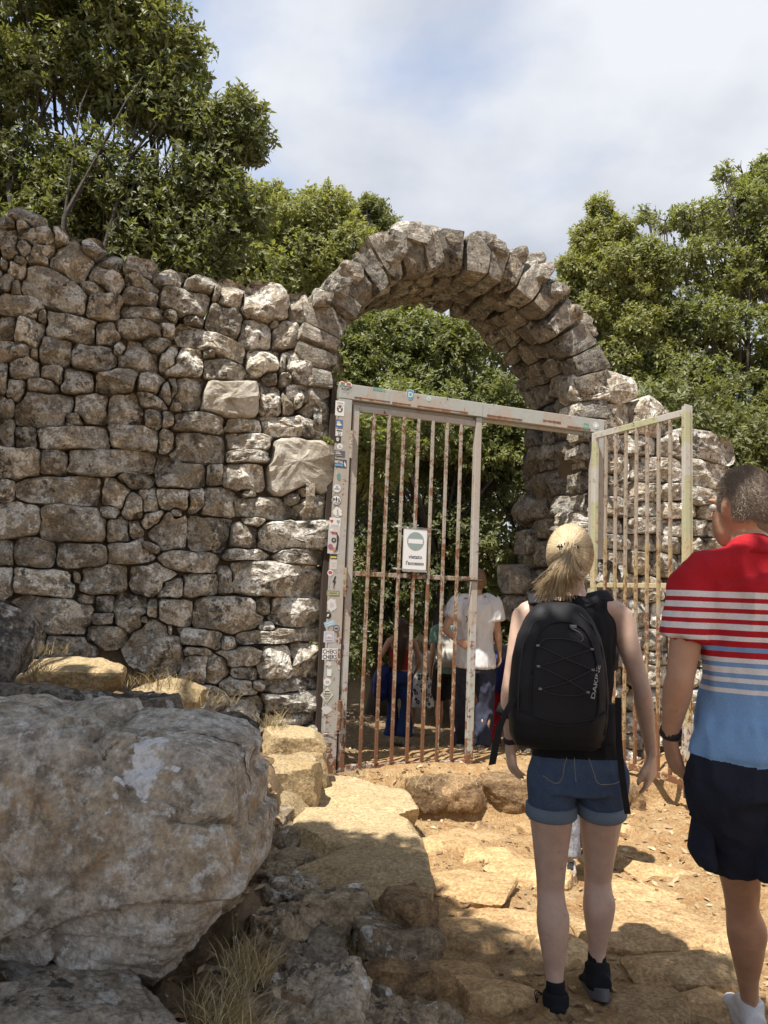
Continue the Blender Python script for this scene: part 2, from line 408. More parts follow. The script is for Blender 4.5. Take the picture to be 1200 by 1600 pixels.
def stone(name, c, half, seed, mat, parent=None, ax=None, n=8, rot=None, smooth=None, **k):
    p, F = stone_geo(half, seed, n, **k)
    if rot is not None:
        R_ = np.array(Matrix.Rotation(math.radians(rot[2]), 3, 'Z') @ Matrix.Rotation(math.radians(rot[1]), 3, 'Y') @ Matrix.Rotation(math.radians(rot[0]), 3, 'X')); p = p @ R_.T
    if ax is not None: p = p[:, :1] * ax[0] + p[:, 1:2] * ax[1] + p[:, 2:3] * ax[2]
    return obj(name, p, F, mat, parent, smooth=(n > 10) if smooth is None else smooth, loc=tuple(c), sharp=30 if n > 10 else None)

def face_stones(seeds, frame, mat, parent, rng, depth=0.26, nang=32, gap=0.005, maxn=2.0, bulge=0.05, mats=None, pw=5.5, smooth=False):
    """seeds: rows cu cv ax ay bx by (half axes as vectors).  Each stone fills the cell nearest to it: a dry-stone packing."""
    S_ = np.array(seeds, float); O, eu, ev, en = frame
    inv = np.empty((len(S_), 2, 2))
    for i, r in enumerate(S_):
        inv[i] = np.linalg.inv(np.array([[r[2], r[4]], [r[3], r[5]]]))
    size = np.maximum(np.hypot(S_[:, 2], S_[:, 3]), np.hypot(S_[:, 4], S_[:, 5]))
    rings = [1.0, 1.0, 0.98, 0.935, 0.85, 0.72, 0.53, 0.28]
    for i, r in enumerate(S_):
        dc = np.hypot(S_[:, 0] - r[0], S_[:, 1] - r[1]); nb = np.where((dc < (size + size[i]) * 2.0) & (dc > 1e-6))[0]
        an = np.linspace(0, 2 * math.pi, nang, endpoint=False)
        dv = np.cos(an)[:, None] * r[2:4] + np.sin(an)[:, None] * r[4:6]
        dv = dv / np.linalg.norm(dv, axis=1)[:, None]
        tt = np.linspace(0.004, size[i] * 1.6, 70); pts = r[:2] + dv[:, None] * tt[None, :, None]
        def nrm(k, P):
            w = (P - S_[k, :2]) @ inv[k].T; return (np.abs(w[..., 0]) ** pw + np.abs(w[..., 1]) ** pw) ** (1 / pw)
        own = nrm(i, pts); bad = own > maxn
        for k in nb: bad |= nrm(k, pts) < own
        first = np.where(bad.any(1), bad.argmax(1), 69)
        rad = np.maximum(tt[np.maximum(first - 1, 0)] - gap * rng.uniform(0.5, 1.6), 0.012)
        rad = (np.roll(rad, 1) + 6 * rad + np.roll(rad, -1)) / 8
        rad = rad * (1 + 0.06 * fbm(np.stack([np.cos(an) * 2.2, np.sin(an) * 2.2, an * 0 + i * 7.7], 1), 3, 3))
        bv = size[i]; sz = min(bv, 0.25)
        planes = [(rng.uniform(0.75, 1.05), rng.uniform(-0.4, 0.4), rng.uniform(-0.5, 0.3))] + [(rng.uniform(0.95, 1.8), *(rng.uniform(-2.4, 2.4, 2))) for _ in range(6)]
        if mats and mats[i] is M.get('plaster'): planes = [(1.0, 0.05, -0.1), (1.15, 0.4, 0.5), (1.2, -0.5, 0.3)]
        out0 = rng.uniform(-0.025, 0.03); B = bulge * (0.55 + 0.6 * sz / 0.2)
        V = []
        for ri, f in enumerate(rings):
            uv = dv * (rad * f)[:, None]
            un = uv / max(bv, 0.05)
            h = np.min([a + gx_ * un[:, 0] + gy_ * un[:, 1] for a, gx_, gy_ in planes], 0) * B
            edge = 1 - f ** 26
            hh = (h + 0.035) * edge ** 0.5 - 0.055
            if ri == 0: hh = np.full(nang, -depth)
            q = np.stack([r[0] + uv[:, 0], r[1] + uv[:, 1], hh], 1)
            if ri > 0:
                nn = fbm(q * 6.5 + i * 1.3, 11, 4, 0.6); q[:, 2] += nn * (0.02 if len(planes) == 3 else 0.026) * (1 if ri > 1 else 0.4); q[:, :2] += np.stack([fbm(q * 14 + i, 19, 2), fbm(q * 14 + i, 29, 2)], 1) * 0.006
            q[:, 2] += out0
            V.append(q)
        ctr = np.array([[r[0], r[1], planes[0][0] * B + out0 - 0.01]]); V = np.vstack(V + [ctr])
        c3 = O + eu * r[0] + ev * r[1]
        W_ = O + V[:, :1] * eu + V[:, 1:2] * ev + V[:, 2:3] * en - c3
        k = np.arange(nang); k2 = (k + 1) % nang; nr = len(rings)
        F = np.concatenate([np.stack([a * nang + k, a * nang + k2, (a + 1) * nang + k2, (a + 1) * nang + k], 1) for a in range(nr - 1)])
        T = np.stack([(nr - 1) * nang + k, (nr - 1) * nang + k2, np.full(nang, nr * nang)], 1)
        if np.dot(np.cross(eu, ev), en) < 0: F = F[:, ::-1]; T = T[:, ::-1]
        obj('stone', W_, F, mats[i] if mats else mat, parent, T, smooth=smooth, loc=tuple(c3))

def px_seed(u, v, w, h, a=0):
    c = np.array(px_wall(u, v)); t = math.radians(a)
    e1 = np.array(px_wall(u + w / 2 * math.cos(t), v + w / 2 * math.sin(t))) - c
    e2 = np.array(px_wall(u - h / 2 * math.sin(t), v + h / 2 * math.cos(t))) - c
    return [*c, *e1, *e2]
def crop(off, sc, rows): return [(off[0] + r[0] * sc, off[1] + r[1] * sc, r[2] * sc, r[3] * sc, r[4] if len(r) > 4 else 0) for r in rows]
T1 = crop((0, 320), .2375, [(170,65,170,80,25),(40,85,90,50),(150,115,90,45,5),(45,190,120,160),(250,190,250,120,15),(390,190,90,90),(150,240,100,110,30),(60,275,110,100,-30),
 (285,275,150,70),(250,335,150,60,5),(110,400,130,90,20),(130,350,90,50,30),(360,525,450,220,28),(470,340,290,200,25),(610,270,130,90,20),(700,455,230,140,30),(620,525,200,70,15),
 (725,370,180,90,15),(690,650,220,160,3),(905,410,190,80,15),(940,500,230,80,30),(935,590,230,110,12),(985,690,360,95,5),(970,790,370,90,10),(130,650,270,130,5),
 (270,710,60,80),(470,790,350,180,12),(695,820,140,140),(870,840,230,130,12),(1045,900,140,130,10),(40,780,110,170),(190,820,200,200,20),(90,940,200,130,5),(30,490,100,100),
 (95,525,70,100),(20,360,60,70),(360,945,210,200,5),(620,990,290,190,10),(790,930,80,90,20),(920,1000,270,160,8),(1130,1010,150,170),(150,1050,210,140),(340,1090,150,130,10),
 (515,1140,200,180,3),(775,1140,270,160,-10),(1010,1160,210,160,25),(1150,1190,80,160,-10),(270,1170,210,100,5),(90,1200,130,150),(20,1120,50,200),(300,1330,400,220,3),
 (600,1320,230,200,5),(830,1330,230,220),(1010,1270,220,110,15),(1020,1380,120,160),(40,1310,100,140),(480,1400,130,90,-10),(40,1480,90,180),(165,1510,160,150),(480,1520,480,150),
 (870,1510,300,150,5),(1120,1400,100,120),(1110,1530,100,160),(220,965,60,70)])
T2 = crop((250, 420), .2417, [(70,60,170,80,5),(255,95,200,80,3),(170,190,330,190,10),(470,160,170,150),(380,140,50,90,10),(60,275,130,80,5),(235,315,140,70,10),(425,315,250,210,12),
 (690,235,310,180,15),(640,400,220,200,10),(865,400,240,190),(925,255,130,170,10),(1010,220,60,110),(50,375,110,100),(350,455,480,150,22),(30,480,90,130,10),
 (160,590,290,180,-5),(330,530,90,50),(420,620,250,130,5),(690,570,210,140,5),(810,600,45,140),(980,600,300,190,8),(740,690,80,100),(845,700,120,95),(1020,730,210,55),(1030,860,190,190,2),
 (40,780,120,180,10),(180,780,220,200,5),(450,830,330,200,10),(740,840,130,200,-5),(835,860,70,150,-5),(915,820,110,130),(110,880,70,70),(230,980,390,130,5),(560,1000,240,90,3),
 (900,1020,420,140,4),(45,1100,90,170),(270,1150,340,210,5),(600,1110,300,120,5),(590,1200,300,90),(905,1240,370,350),(155,1320,290,180,6),(370,1320,110,150),(550,1340,270,170,3),
 (590,1450,80,50),(90,1480,210,130),(250,1480,110,150),(380,1490,210,180),(650,1530,290,110,5),(880,1480,100,70),(960,1440,100,80),(1000,1530,180,130),(1020,395,75,150,20),(760,330,60,60)])
T3 = crop((0, 680), .25, [(120,165,250,190,3),(335,165,180,150,5),(670,170,500,150,3),(390,335,490,190,2),(35,340,80,130,5),(125,520,260,220),(460,550,420,230,5),(740,590,150,150,-5),
 (720,340,150,170,10),(840,270,220,90,10),(850,450,130,150),(940,410,110,160,-8),(840,580,80,110),(960,510,130,90),(680,480,110,80),(35,735,80,160),(215,730,240,180,8),(520,750,310,170,5),
 (810,740,270,140,3),(950,700,110,50,15),(35,915,80,190),(280,925,390,170,5),(480,890,60,80),(655,900,320,190,-5),(970,910,310,210,8),(540,1025,110,70,5),(655,1055,100,110),(640,1150,140,80),
 (830,1110,190,230,5),(960,1090,70,110),(905,1155,60,60),(330,1130,500,220,8),(665,1250,250,120,5),(1000,1290,300,240,25),(1070,1240,40,100),(80,1140,200,150,5),(150,1290,260,150),(420,1330,260,150)])
T4 = crop((250, 760), .2624, [(575,210,100,45,5),(310,290,220,190,5),(110,155,60,60),(70,270,170,200),(510,300,160,140,2),(785,300,360,150,-2),(520,405,240,75,3),(850,420,250,110,5),(190,450,310,130,3),
 (60,600,180,150,5),(250,590,210,150),(700,550,560,200,2),(400,560,80,180),(100,750,210,170,5),(410,760,390,220,5),(830,760,260,180,8),(650,840,90,60),(630,710,90,110),(720,890,450,85,-2),
 (240,910,290,110,5),(420,940,80,80),(520,1030,260,110,-5),(690,1060,220,180),(860,1040,130,190),(520,1120,160,90,5),(230,985,150,60),(230,1090,130,180,10),(350,1100,150,150),(600,1190,80,60),
 (790,1200,260,90,-4),(780,1290,290,130,-8),(470,1200,200,120),(500,1330,260,140),(760,1420,300,120),(880,1500,120,150),(330,1280,200,150),(860,170,190,150),(700,1540,220,130)])
rows = T1 + T2 + T3 + T4
# drop double readings where two crops overlap
keep = []
for r in rows:
    ok = True
    for q in keep:
        if abs(r[0] - q[0]) < 0.42 * min(r[2], q[2]) + 3 and abs(r[1] - q[1]) < 0.42 * min(r[3], q[3]) + 3: ok = False; break
    if ok: keep.append(r)
seeds = [px_seed(*r) for r in keep]
rngw = np.random.RandomState(4)
def course_seeds(s0, s1, z0, ztop, hh=(0.16, 0.26), ww=(0.2, 0.5), rg=rngw, slope=0.0):
    out = []; z = z0
    while z < 6:
        h = rg.uniform(*hh); s = s0 - rg.uniform(0, 0.2); any_ = False
        while s < s1:
            w = rg.uniform(*ww) * (0.65 + 0.7 * h / hh[1]); c = s + w / 2; zz = z + h / 2 + rg.uniform(-0.03, 0.03) + slope * c
            if zz + h * 0.3 < ztop(c) and s0 - 0.05 < c < s1 + 0.05:
                a = rg.uniform(-0.12, 0.12); any_ = True
                out.append([c, zz, w / 2 * math.cos(a), w / 2 * math.sin(a), -h / 2 * math.sin(a), h / 2 * math.cos(a)])
            s += w
        z += h * 0.96
        if not any_ and z > ztop((s0 + s1) / 2) + 0.5: break
    return out
sl_ = min(s[0] - math.hypot(s[2], s[3]) for s in seeds if s[1] > 1)
seeds += course_seeds(-3.7, -2.62, 0.6, lambda s: 3.9 + 0.1 * math.sin(s * 7), rg=rngw)
wall_l = thing('stone_wall', 'long dry-stone wall of grey lichened blocks left of the gate', 'wall', tuple(wp(-1.5, 0.4)))
inv_l = np.array(wall_l.location)
fr = (P0 - WN * 0.055, WD, WZ, WN)
E_ = np.array
def fix_parent(par):
    """children were built in world space: keep them there under an Empty that is not at the origin"""
    for c in par.children:
        c.location = Vector(c.location) - par.location
plaster = NT('lime plaster on stone'); _v = plaster.coord(); _n = plaster.noise(_v, 5, 8, 0.7, 0.8); _n3 = plaster.noise(_v, 50, 5)
_c = plaster.mix(plaster.ramp(_n, [(0.42, 0.0), (0.5, 1.0)]), (0.33, 0.29, 0.23), (0.47, 0.435, 0.37))
_c = plaster.mix(1.0, _c, plaster.ramp(_n3, [(0.3, 0.75), (0.7, 1.15)]), 'MULTIPLY')
plaster.bsdf(_c, 0.95, plaster.bump(_n, 0.6, 0.03, plaster.bump(_n3, 0.4, 0.01))); M['plaster'] = plaster.m
mats = []
for r in keep:
    pl = (abs(r[0] - (250 + 450 * .2417)) < 8 and abs(r[1] - (420 + 830 * .2417)) < 8) or (abs(r[0] - 469) < 9 and abs(r[1] - 720) < 9)
    mats.append(M['plaster'] if pl else M['wall'])
mats += [M['wall']] * (len(seeds) - len(mats))
face_stones(seeds, fr, M['wall'], wall_l, np.random.RandomState(2), mats=mats)
core_m = NT('dark earth mortar'); _v = core_m.coord(False); _n = core_m.noise(_v, 14, 7, 0.7)
core_m.bsdf(core_m.mix(_n, (0.12, 0.09, 0.065), (0.34, 0.265, 0.18)), 0.97, core_m.bump(_n, 0.9, 0.05)); M['core'] = core_m.m
def prism(pts, o0, o1, name, mat, parent):
    """polygon in wall (s, z) pulled from offset o0 to o1"""
    m = MB(); n = len(pts); A = [wp(s, z, o0) for s, z in pts]; B = [wp(s, z, o1) for s, z in pts]
    c = [np.mean(A, 0), np.mean(B, 0)]
    m.add(A + B + c, [(i, (i + 1) % n, n + (i + 1) % n, n + i) for i in range(n)], [(i, (i + 1) % n, 2 * n) for i in range(n)] + [(n + (i + 1) % n, n + i, 2 * n + 1) for i in range(n)])
    return m.build(name, mat, parent)
prism([(-3.75, 0.0), (-0.09, 0.0), (-0.09, 3.35), (-0.3, 3.5), (-1.2, 3.42), (-2.0, 3.62), (-2.6, 3.72), (-3.75, 3.72)], -0.95, -0.19, 'wall_core', M['core'], wall_l)
_k = NT('smooth cement'); _v = _k.coord(False); _n = _k.noise(_v, 9, 6); _k.bsdf(_k.mix(_n, (0.26, 0.24, 0.2), (0.42, 0.4, 0.34)), 0.9, _k.bump(_k.noise(_v, 60, 4), 0.3, 0.006)); M['cement'] = _k.m
# left jamb and wall top, seen a step to the side
lj = course_seeds(-0.93, -0.36, 0.1, lambda s: 3.2, (0.18, 0.28), (0.25, 0.5))
face_stones(lj, (wp(-0.09, 0), -WN * -1.0, WZ, WD), M['arch'], wall_l, np.random.RandomState(8), depth=0.12, bulge=0.035, gap=0.006)
rg = np.random.RandomState(12)
for i in range(26):
    s = -3.5 + i * 0.13; zt = np.interp(s, [-3.7, -2.6, -2.0, -1.2, -0.3], [3.78, 3.76, 3.62, 3.45, 3.5])
    stone('stone', wp(s, zt + rg.uniform(-0.02, 0.03), -rg.uniform(0.25, 0.8)), rg.uniform(0.07, 0.15, 3), 900 + i, M['wall'], wall_l, ax=(WD, WN, WZ), n=4)
fix_parent(wall_l)

# ------------------------------------------------------------------ arch
AC = (1.13, 3.06); AR = 1.19
arch = thing('stone_arch', 'rough stone arch of wedge blocks spanning above the gate', 'arch', tuple(wp(AC[0], 3.0)))
rg = np.random.RandomState(21); sid = 2000
depth_rows = [(-0.01, -0.3), (-0.31, -0.54), (-0.55, -0.79), (-0.8, -1.02)]
for ri, (o0, o1) in enumerate(depth_rows):
    a = 186.0
    while a > -8:
        da = rg.uniform(5.5, 10.5) if ri == 0 else rg.uniform(6, 11)
        am = a - da / 2; t = math.radians(am); ln = rg.uniform(0.32, 0.36) + (0.06 if 108 < am < 128 else 0) + (0.05 if 50 < am < 70 else 0)
        if am < 15: ln *= 0.85
        r0 = AR + rg.uniform(-0.02, 0.02); er = WD * math.cos(t) + WZ * math.sin(t); et = -WD * math.sin(t) + WZ * math.cos(t)
        rc = r0 + ln / 2; jo = rg.uniform(-0.018, 0.018)
        w0 = math.radians(da) * rc / 2 - 0.003
        def wedge(p, k=0.26, ln=ln, rc=rc):
            p = p.copy(); p[:, 1] *= 1 + p[:, 0] / rc * 0.95; return p
        stone('voussoir', wp(AC[0], AC[1], (o0 + o1) / 2 + jo) + er * rc, (ln / 2, w0, abs(o0 - o1) / 2 + 0.0), sid, M['arch'], arch, ax=(er, et, WN), n=7, k=18, jit=0.1, ns=0.035, facets=5, warp=wedge)
        sid += 1; a -= da
# rubble on the arch's back
for u, v, w, h, off in [(640,368,.3,.17,-.1),(612,392,.17,.2,-.05),(700,382,.16,.1,-.1),(735,388,.17,.1,-.15),(770,392,.18,.11,-.1),(805,402,.2,.1,-.12),(845,428,.14,.17,-.08),(865,458,.15,.1,-.05),(890,492,.12,.12,-.1),(912,520,.16,.1,-.2),
        (596,402,.2,.16,-.4),(575,418,.16,.15,-.15),(545,432,.18,.13,-.1),(528,452,.15,.14,-.05),(500,470,.13,.12,-.02),(680,372,.2,.12,-.5),(750,380,.25,.12,-.6),(830,410,.2,.12,-.6),(900,505,.2,.14,-.6),(560,425,.2,.15,-.6)]:
    s_, z_ = px_wall(u, v, off)
    stone('rubble_stone', wp(s_, z_, off), (w / 2 * 1.1, 0.13, h / 2 * 1.15), sid, M['arch'], arch, ax=(WD, WN, WZ), n=5, rot=(0, rg.uniform(-25, 25), 0)); sid += 1
m = MB()   # lime core of the ring, recessed behind the blocks
seg = np.radians(np.linspace(186, -8, 34))
Va = []
for t in seg:
    for r_ in (AR + 0.14, AR + 0.28):
        for o in (-0.14, -0.9): Va.append(wp(AC[0] + r_ * math.cos(t), AC[1] + r_ * math.sin(t), o))
Fa = []
for i in range(len(seg) - 1):
    b = i * 4
    for p_, q_ in ((0, 1), (1, 3), (3, 2), (2, 0)): Fa.append((b + p_, b + q_, b + 4 + q_, b + 4 + p_))
m.add(Va, Fa); m.build('arch_core', M['core'], arch)
fix_parent(arch)

# ------------------------------------------------------------------ right pier and tumbled wall
wall_r = thing('stone_wall', 'broken stone wall and pier stepping down right of the gate', 'wall', tuple(wp(3.2, 0.1)))
topr = lambda s: np.interp(s, [2.3, 2.62, 2.9, 3.1, 3.5, 3.95, 4.3, 4.8, 5.6], [3.2, 3.62, 3.45, 3.32, 3.12, 2.98, 2.6, 2.1, 1.6])
rs = course_seeds(2.5, 5.6, 0.0, topr, (0.15, 0.27), (0.2, 0.46), np.random.RandomState(31), slope=0.0)
face_stones(rs, fr, M['wall'], wall_r, np.random.RandomState(32))
pj = course_seeds(-0.97, -0.15, 0.05, lambda s: 3.15, (0.2, 0.3), (0.4, 0.66), np.random.RandomState(35))
face_stones(pj, (wp(2.36, 0), WN, WZ, -WD), M['arch'], wall_r, np.random.RandomState(36), depth=0.1, bulge=0.06, gap=0.007)
prism([(2.4, -0.1), (5.6, -0.1), (5.6, 1.45), (4.8, 1.95), (4.3, 2.4), (3.9, 2.8), (3.1, 3.1), (2.65, 3.35), (2.4, 3.1)], -0.93, -0.19, 'wall_core', M['core'], wall_r)
rg = np.random.RandomState(77)
for i in range(22):
    s = 2.6 + i * 0.13
    stone('stone', wp(s, topr(s) + rg.uniform(-0.06, 0.03), -rg.uniform(0.15, 0.75)), rg.uniform(0.07, 0.15, 3), 3000 + i, M['wall'], wall_r, ax=(WD, WN, WZ), n=4)
for u, v, w, h in [(808, 905, .2, .25), (812, 950, .2, .2), (832, 848, .16, .2)]:
    s_, z_ = px_wall(u, v, -0.9)
    stone('stone', wp(s_, z_, -0.95), (w * .7, .12, h * .6), sid, M['arch'], wall_r, ax=(WD, WN, WZ), n=8); sid += 1
fix_parent(wall_r)
# ------------------------------------------------------------------ loose rocks, ledges, steps
rg = np.random.RandomState(50)
def rock(name, label, u, v, z, half, seed, mat, rot=(0, 0, 0), n=12, cat='rock', group=None, dz=0.0, **k):
    """top centre seen at photo point (u, v) when the top lies at height z"""
    p = atZ(u, v, z); p = np.array([p[0], p[1], z - half[2] * 0.92 + dz])
    o = stone(name, p, half, seed, mat, None, n=n, rot=rot, **k); return tag(o, label, cat, group)
# the great boulder
def bwarp(p):
    p = p.copy(); hz = p[:, 2] / 0.56; low = np.clip(-hz, 0, 1.2)
    rgt = np.clip(p[:, 0] / 0.7, 0, 1)
    p[:, 0] -= rgt * low ** 1.15 * 0.5
    p[:, 1] += low ** 1.6 * 0.22 * (p[:, 1] < 0) + np.clip(hz, 0, 1) ** 2 * 0.16 * (p[:, 1] < 0)
    p[:, 2] -= np.clip(p[:, 0] / 0.7, 0, 1) ** 3 * np.clip(hz, 0, 1) * 0.06
    return p
pb, Fb = stone_geo((0.83, 0.4, 0.55), 702, 80, k=8.0, jit=0.05, ns=0.045, facets=2, warp=bwarp, nf=1.1, oct_=6)
nb_ = pb / (np.linalg.norm(pb, axis=1)[:, None])
rid = 1 - np.abs(fbm(pb * np.array([1.4, 1.4, 3.0]) + 9, 77, 3)); pb = pb - nb_ * (np.clip(rid - 0.86, 0, 1) * 0.28)[:, None]
pb = pb + nb_ * ((0.55 - np.abs(fbm(pb * 5, 78, 4, 0.6))) * 0.016 + (0.5 - np.abs(fbm(pb * 17, 79, 3, 0.6))) * 0.006)[:, None]
for _n, _c, _st in [((0.35, -0.3, 0.9), 0.02, .03), ((-0.5, -0.2, 0.85), -0.33, .035), ((0.9, -0.35, 0.3), 0.3, .03), ((0.25, -0.4, -0.9), 0.3, .04), ((-0.8, -0.3, -0.5), 0.25, .03), ((0.6, 0.1, -0.8), 0.12, .02)]:
    _n = np.array(_n) / np.linalg.norm(_n); _d = pb @ _n - _c + fbm(pb * 2.6, 61, 3, 0.5) * 0.04; pb = pb - nb_ * (_st * sm(-0.008, 0.008, _d))[:, None]
cr_ = np.abs(fbm(pb * np.array([2.2, 2.2, 5.5]) + pb[:, :1] * 1.3 + 4, 91, 2)); pb = pb - nb_ * (np.clip(0.05 - cr_, 0, 1) / 0.05 * 0.022 * (noise3(pb * 1.7, 8) > 0.05))[:, None]
kb = NT('boulder limestone with pale scar'); v = kb.coord(False)
n1 = kb.noise(v, 2.2, 6, 0.65); n2 = kb.noise(v, 11, 9, 0.72); n3 = kb.noise(v, 55, 6, 0.7); n4 = kb.noise(v, 6.0, 9, 0.7, 0.2)
c = kb.mix(kb.ramp(n1, [(0.36, 0.0), (0.64, 1.0)]), (0.62, 0.58, 0.52), (0.55, 0.45, 0.32))
c = kb.mix(kb.ramp(n2, [(0.4, 0.9), (0.56, 0.0)]), c, (0.26, 0.22, 0.175))
n6 = kb.noise(v, 16, 9, 0.75); c = kb.mix(kb.ramp(n6, [(0.53, 0.0), (0.58, 0.85)]), c, (0.7, 0.68, 0.63)); n7 = kb.noise(v, 3.6, 8, 0.7); c = kb.mix(kb.ramp(n7, [(0.55, 0.0), (0.63, 0.6)]), c, (0.46, 0.31, 0.17))
c = kb.mix(kb.ramp(n4, [(0.57, 0.0), (0.66, 0.8)]), c, (0.68, 0.67, 0.64))
vv = kb.n('ShaderNodeVectorMath', operation='ADD'); kb.l(v, vv.inputs[0]); vv.inputs[1].default_value = (5, 9, 3)
n5 = kb.noise(vv.outputs[0], 8, 9, 0.78, 0.8); c = kb.mix(kb.ramp(n5, [(0.62, 0.0), (0.66, 0.9)]), c, (0.05, 0.046, 0.042))
bl = np.array([-1.14, 2.66, 0.575]); hit = atY(198, 1208, 2.27) - bl
sb = kb.n('ShaderNodeVectorMath', operation='SUBTRACT'); kb.l(v, sb.inputs[0]); sb.inputs[1].default_value = tuple(hit)
nn = kb.n('ShaderNodeTexNoise'); nn.inputs['Scale'].default_value = 11; nn.inputs['Detail'].default_value = 5; kb.l(v, nn.inputs['Vector'])
sb2 = kb.n('ShaderNodeVectorMath', operation='MULTIPLY_ADD'); kb.l(nn.outputs['Color'], sb2.inputs[0]); sb2.inputs[1].default_value = (0.27, 0.0, 0.27); kb.l(sb.outputs[0], sb2.inputs[2])
sb3 = kb.n('ShaderNodeVectorMath', operation='SUBTRACT'); kb.l(sb2.outputs[0], sb3.inputs[0]); sb3.inputs[1].default_value = (0.135, 0.0, 0.135)
sb4 = kb.n('ShaderNodeVectorMath', operation='MULTIPLY'); kb.l(sb3.outputs[0], sb4.inputs[0]); sb4.inputs[1].default_value = (1.15, 0.35, 0.95)
ln_ = kb.n('ShaderNodeVectorMath', operation='LENGTH'); kb.l(sb4.outputs[0], ln_.inputs[0])
c = kb.mix(kb.ramp(ln_.outputs['Value'], [(0.098, 1.0), (0.105, 0.0)]), c, (0.86, 0.86, 0.85))
c = kb.mix(1.0, c, kb.ramp(n3, [(0.34, 0.78), (0.66, 1.5)]), 'MULTIPLY')
b = kb.bump(n3, 0.5, 0.02); b = kb.bump(n2, 0.9, 0.05, b); kb.bsdf(c, 0.93, b, Specular_IOR_Level=0.2); M['bigboulder'] = kb.m
tag(obj('boulder', pb, Fb, M['bigboulder'], loc=tuple(bl), sharp=34), 'huge weathered grey boulder with a white patch, left foreground', 'boulder')
def at_rock(name, label, c, half, seed, mat, rot=(0, 0, 0), n=16, cat='rock', group=None, **k):
    return tag(stone(name, c, half, seed, mat, None, n=n, rot=rot, **k), label, cat, group)
p = atY(110, 1715, 2.1); at_rock('rock', 'pale rounded rock under the huge boulder at the bottom left', p, (0.32, 0.32, 0.19), 711, M['boulder'], (0, 8, 10), 40, ns=0.09)
p = atY(8, 1000, 3.75); at_rock('rock', 'black-lichened rock at the left picture edge below the wall', p + np.array([-.12, 0, -.04]), (0.24, 0.25, 0.2), 712, M['blackrock'], (0, 15, 10), 20, ns=0.09)
p = atY(120, 1090, 3.2); at_rock('rock', 'dark jagged ridge of rock just behind the huge boulder', p + np.array([0, 0, -.1]), (0.42, 0.16, 0.13), 713, M['blackrock'], (0, 3, 5), 28, ns=0.12)
p = atY(315, 1122, 3.3); at_rock('rock', 'dark jagged rock behind the boulder at its right shoulder', p + np.array([0, 0, -.12]), (0.22, 0.16, 0.12), 714, M['blackrock'], (0, 5, -8), 24, ns=0.12)
# sunlit ledges along the wall foot
p = atY(115, 1028, 4.5); at_rock('ledge_slab', 'bright sunlit flat slab at the wall foot, leftmost', p + np.array([0, 0, -.1]), (0.31, 0.24, 0.1), 721, M['ledge'], (7, 0, 8), 18, 'slab', 'ledge slabs at the wall foot', ns=0.04)
p = atY(262, 1068, 4.6); at_rock('ledge_slab', 'small sunlit slab half hidden behind the boulder top', p + np.array([0, 0, -.08]), (0.2, 0.2, 0.08), 722, M['ledge'], (5, 2, 0), 14, 'slab', 'ledge slabs at the wall foot', ns=0.04)
for i, (u, v, Y, hf, lab) in enumerate([(462, 1142, 5.35, (.2, .22, .1), 'pale sunlit slab against the wall beside the gate post'), (447, 1190, 4.9, (.19, .26, .13), 'sunlit stepped slab of the bank below the gate post'),
        (485, 1178, 5.3, (.1, .24, .15), 'upright bank stone with a shaded side next to the gate post'), (440, 1245, 4.65, (.17, .24, .17), 'tall bank stone just right of the huge boulder'), (470, 1235, 5.0, (.1, .2, .16), 'narrow shaded bank stone behind the leaning litter strip')]):
    p = atY(u, v, Y); at_rock('ledge_slab', lab, p + np.array([0, 0, -hf[2] * .8]), hf, 730 + i, M['ledge'], (0, 4, 12), 16, 'slab', 'bank stones left of the steps', ns=0.05, k=16, facets=14, smooth=False)
# low kerb of big blocks running from the gate to the viewer
blocks = [('large sunlit flat block of the kerb nearest the gate', 556, 1240, 0.2, (.36, .38, .17), 'ledge'), ('large sunlit flat block in the middle of the kerb', 560, 1287, 0.21, (.34, .36, .17), 'ledge'),
          ('big shaded block at the near end of the kerb', 572, 1348, 0.235, (.31, .3, .15), 'ledge')]
for i, (lab, u, v, z, hf, mt) in enumerate(blocks):
    rock('kerb_block', lab, u, v, z, hf, 741 + i, M[mt], (0, 0, 4 - 3 * i), 34, 'block', 'blocks of the low kerb', k=14, ns=0.035, jit=0.13, facets=9, oct_=6)
for i, (u, v, Y, hf, lab) in enumerate([(532, 1425, 3.15, (.13, .14, .075), 'shaded supporting stone under the kerb end, left'), (640, 1425, 3.1, (.1, .13, .07), 'tan wedge stone under the kerb end, right'),
        (625, 1470, 3.02, (.16, .14, .075), 'grey flat stone in the second layer under the kerb end'), (628, 1522, 2.92, (.12, .12, .07), 'lowest brown stone under the kerb end')]):
    p = atY(u, v, Y); at_rock('kerb_stone', lab, p, hf, 751 + i, M['riser' if i in (1, 3) else 'darkrock'], (rg.uniform(-6, 6), rg.uniform(-6, 6), rg.uniform(-10, 10)), 14, 'stone', 'stones under the kerb end', ns=0.07, k=12, facets=12, smooth=False)
for i, (u, v, z, hf, lab) in enumerate([(446, 1300, .2, (.11, .1, .07), 'low shaded stone between the boulder and the kerb blocks'), (478, 1270, .2, (.1, .12, .06), 'small stone in the shaded strip at the bank foot'), (455, 1335, .2, (.13, .1, .06), 'flat shaded stone left of the near kerb block'), (500, 1318, .17, (.08, .07, .05), 'small stone touching the kerb block left side'), (432, 1265, .26, (.1, .12, .09), 'upright stone at the bank foot close to the boulder')]):
    rock('bank_rock', lab, u, v, z, hf, 790 + i * 3, M['darkrock'], (rg.uniform(-8, 8), rg.uniform(-8, 8), rg.uniform(0, 90)), 14, 'rock', 'rocks of the left bank', ns=0.1, k=7, jit=0.2, facets=12)
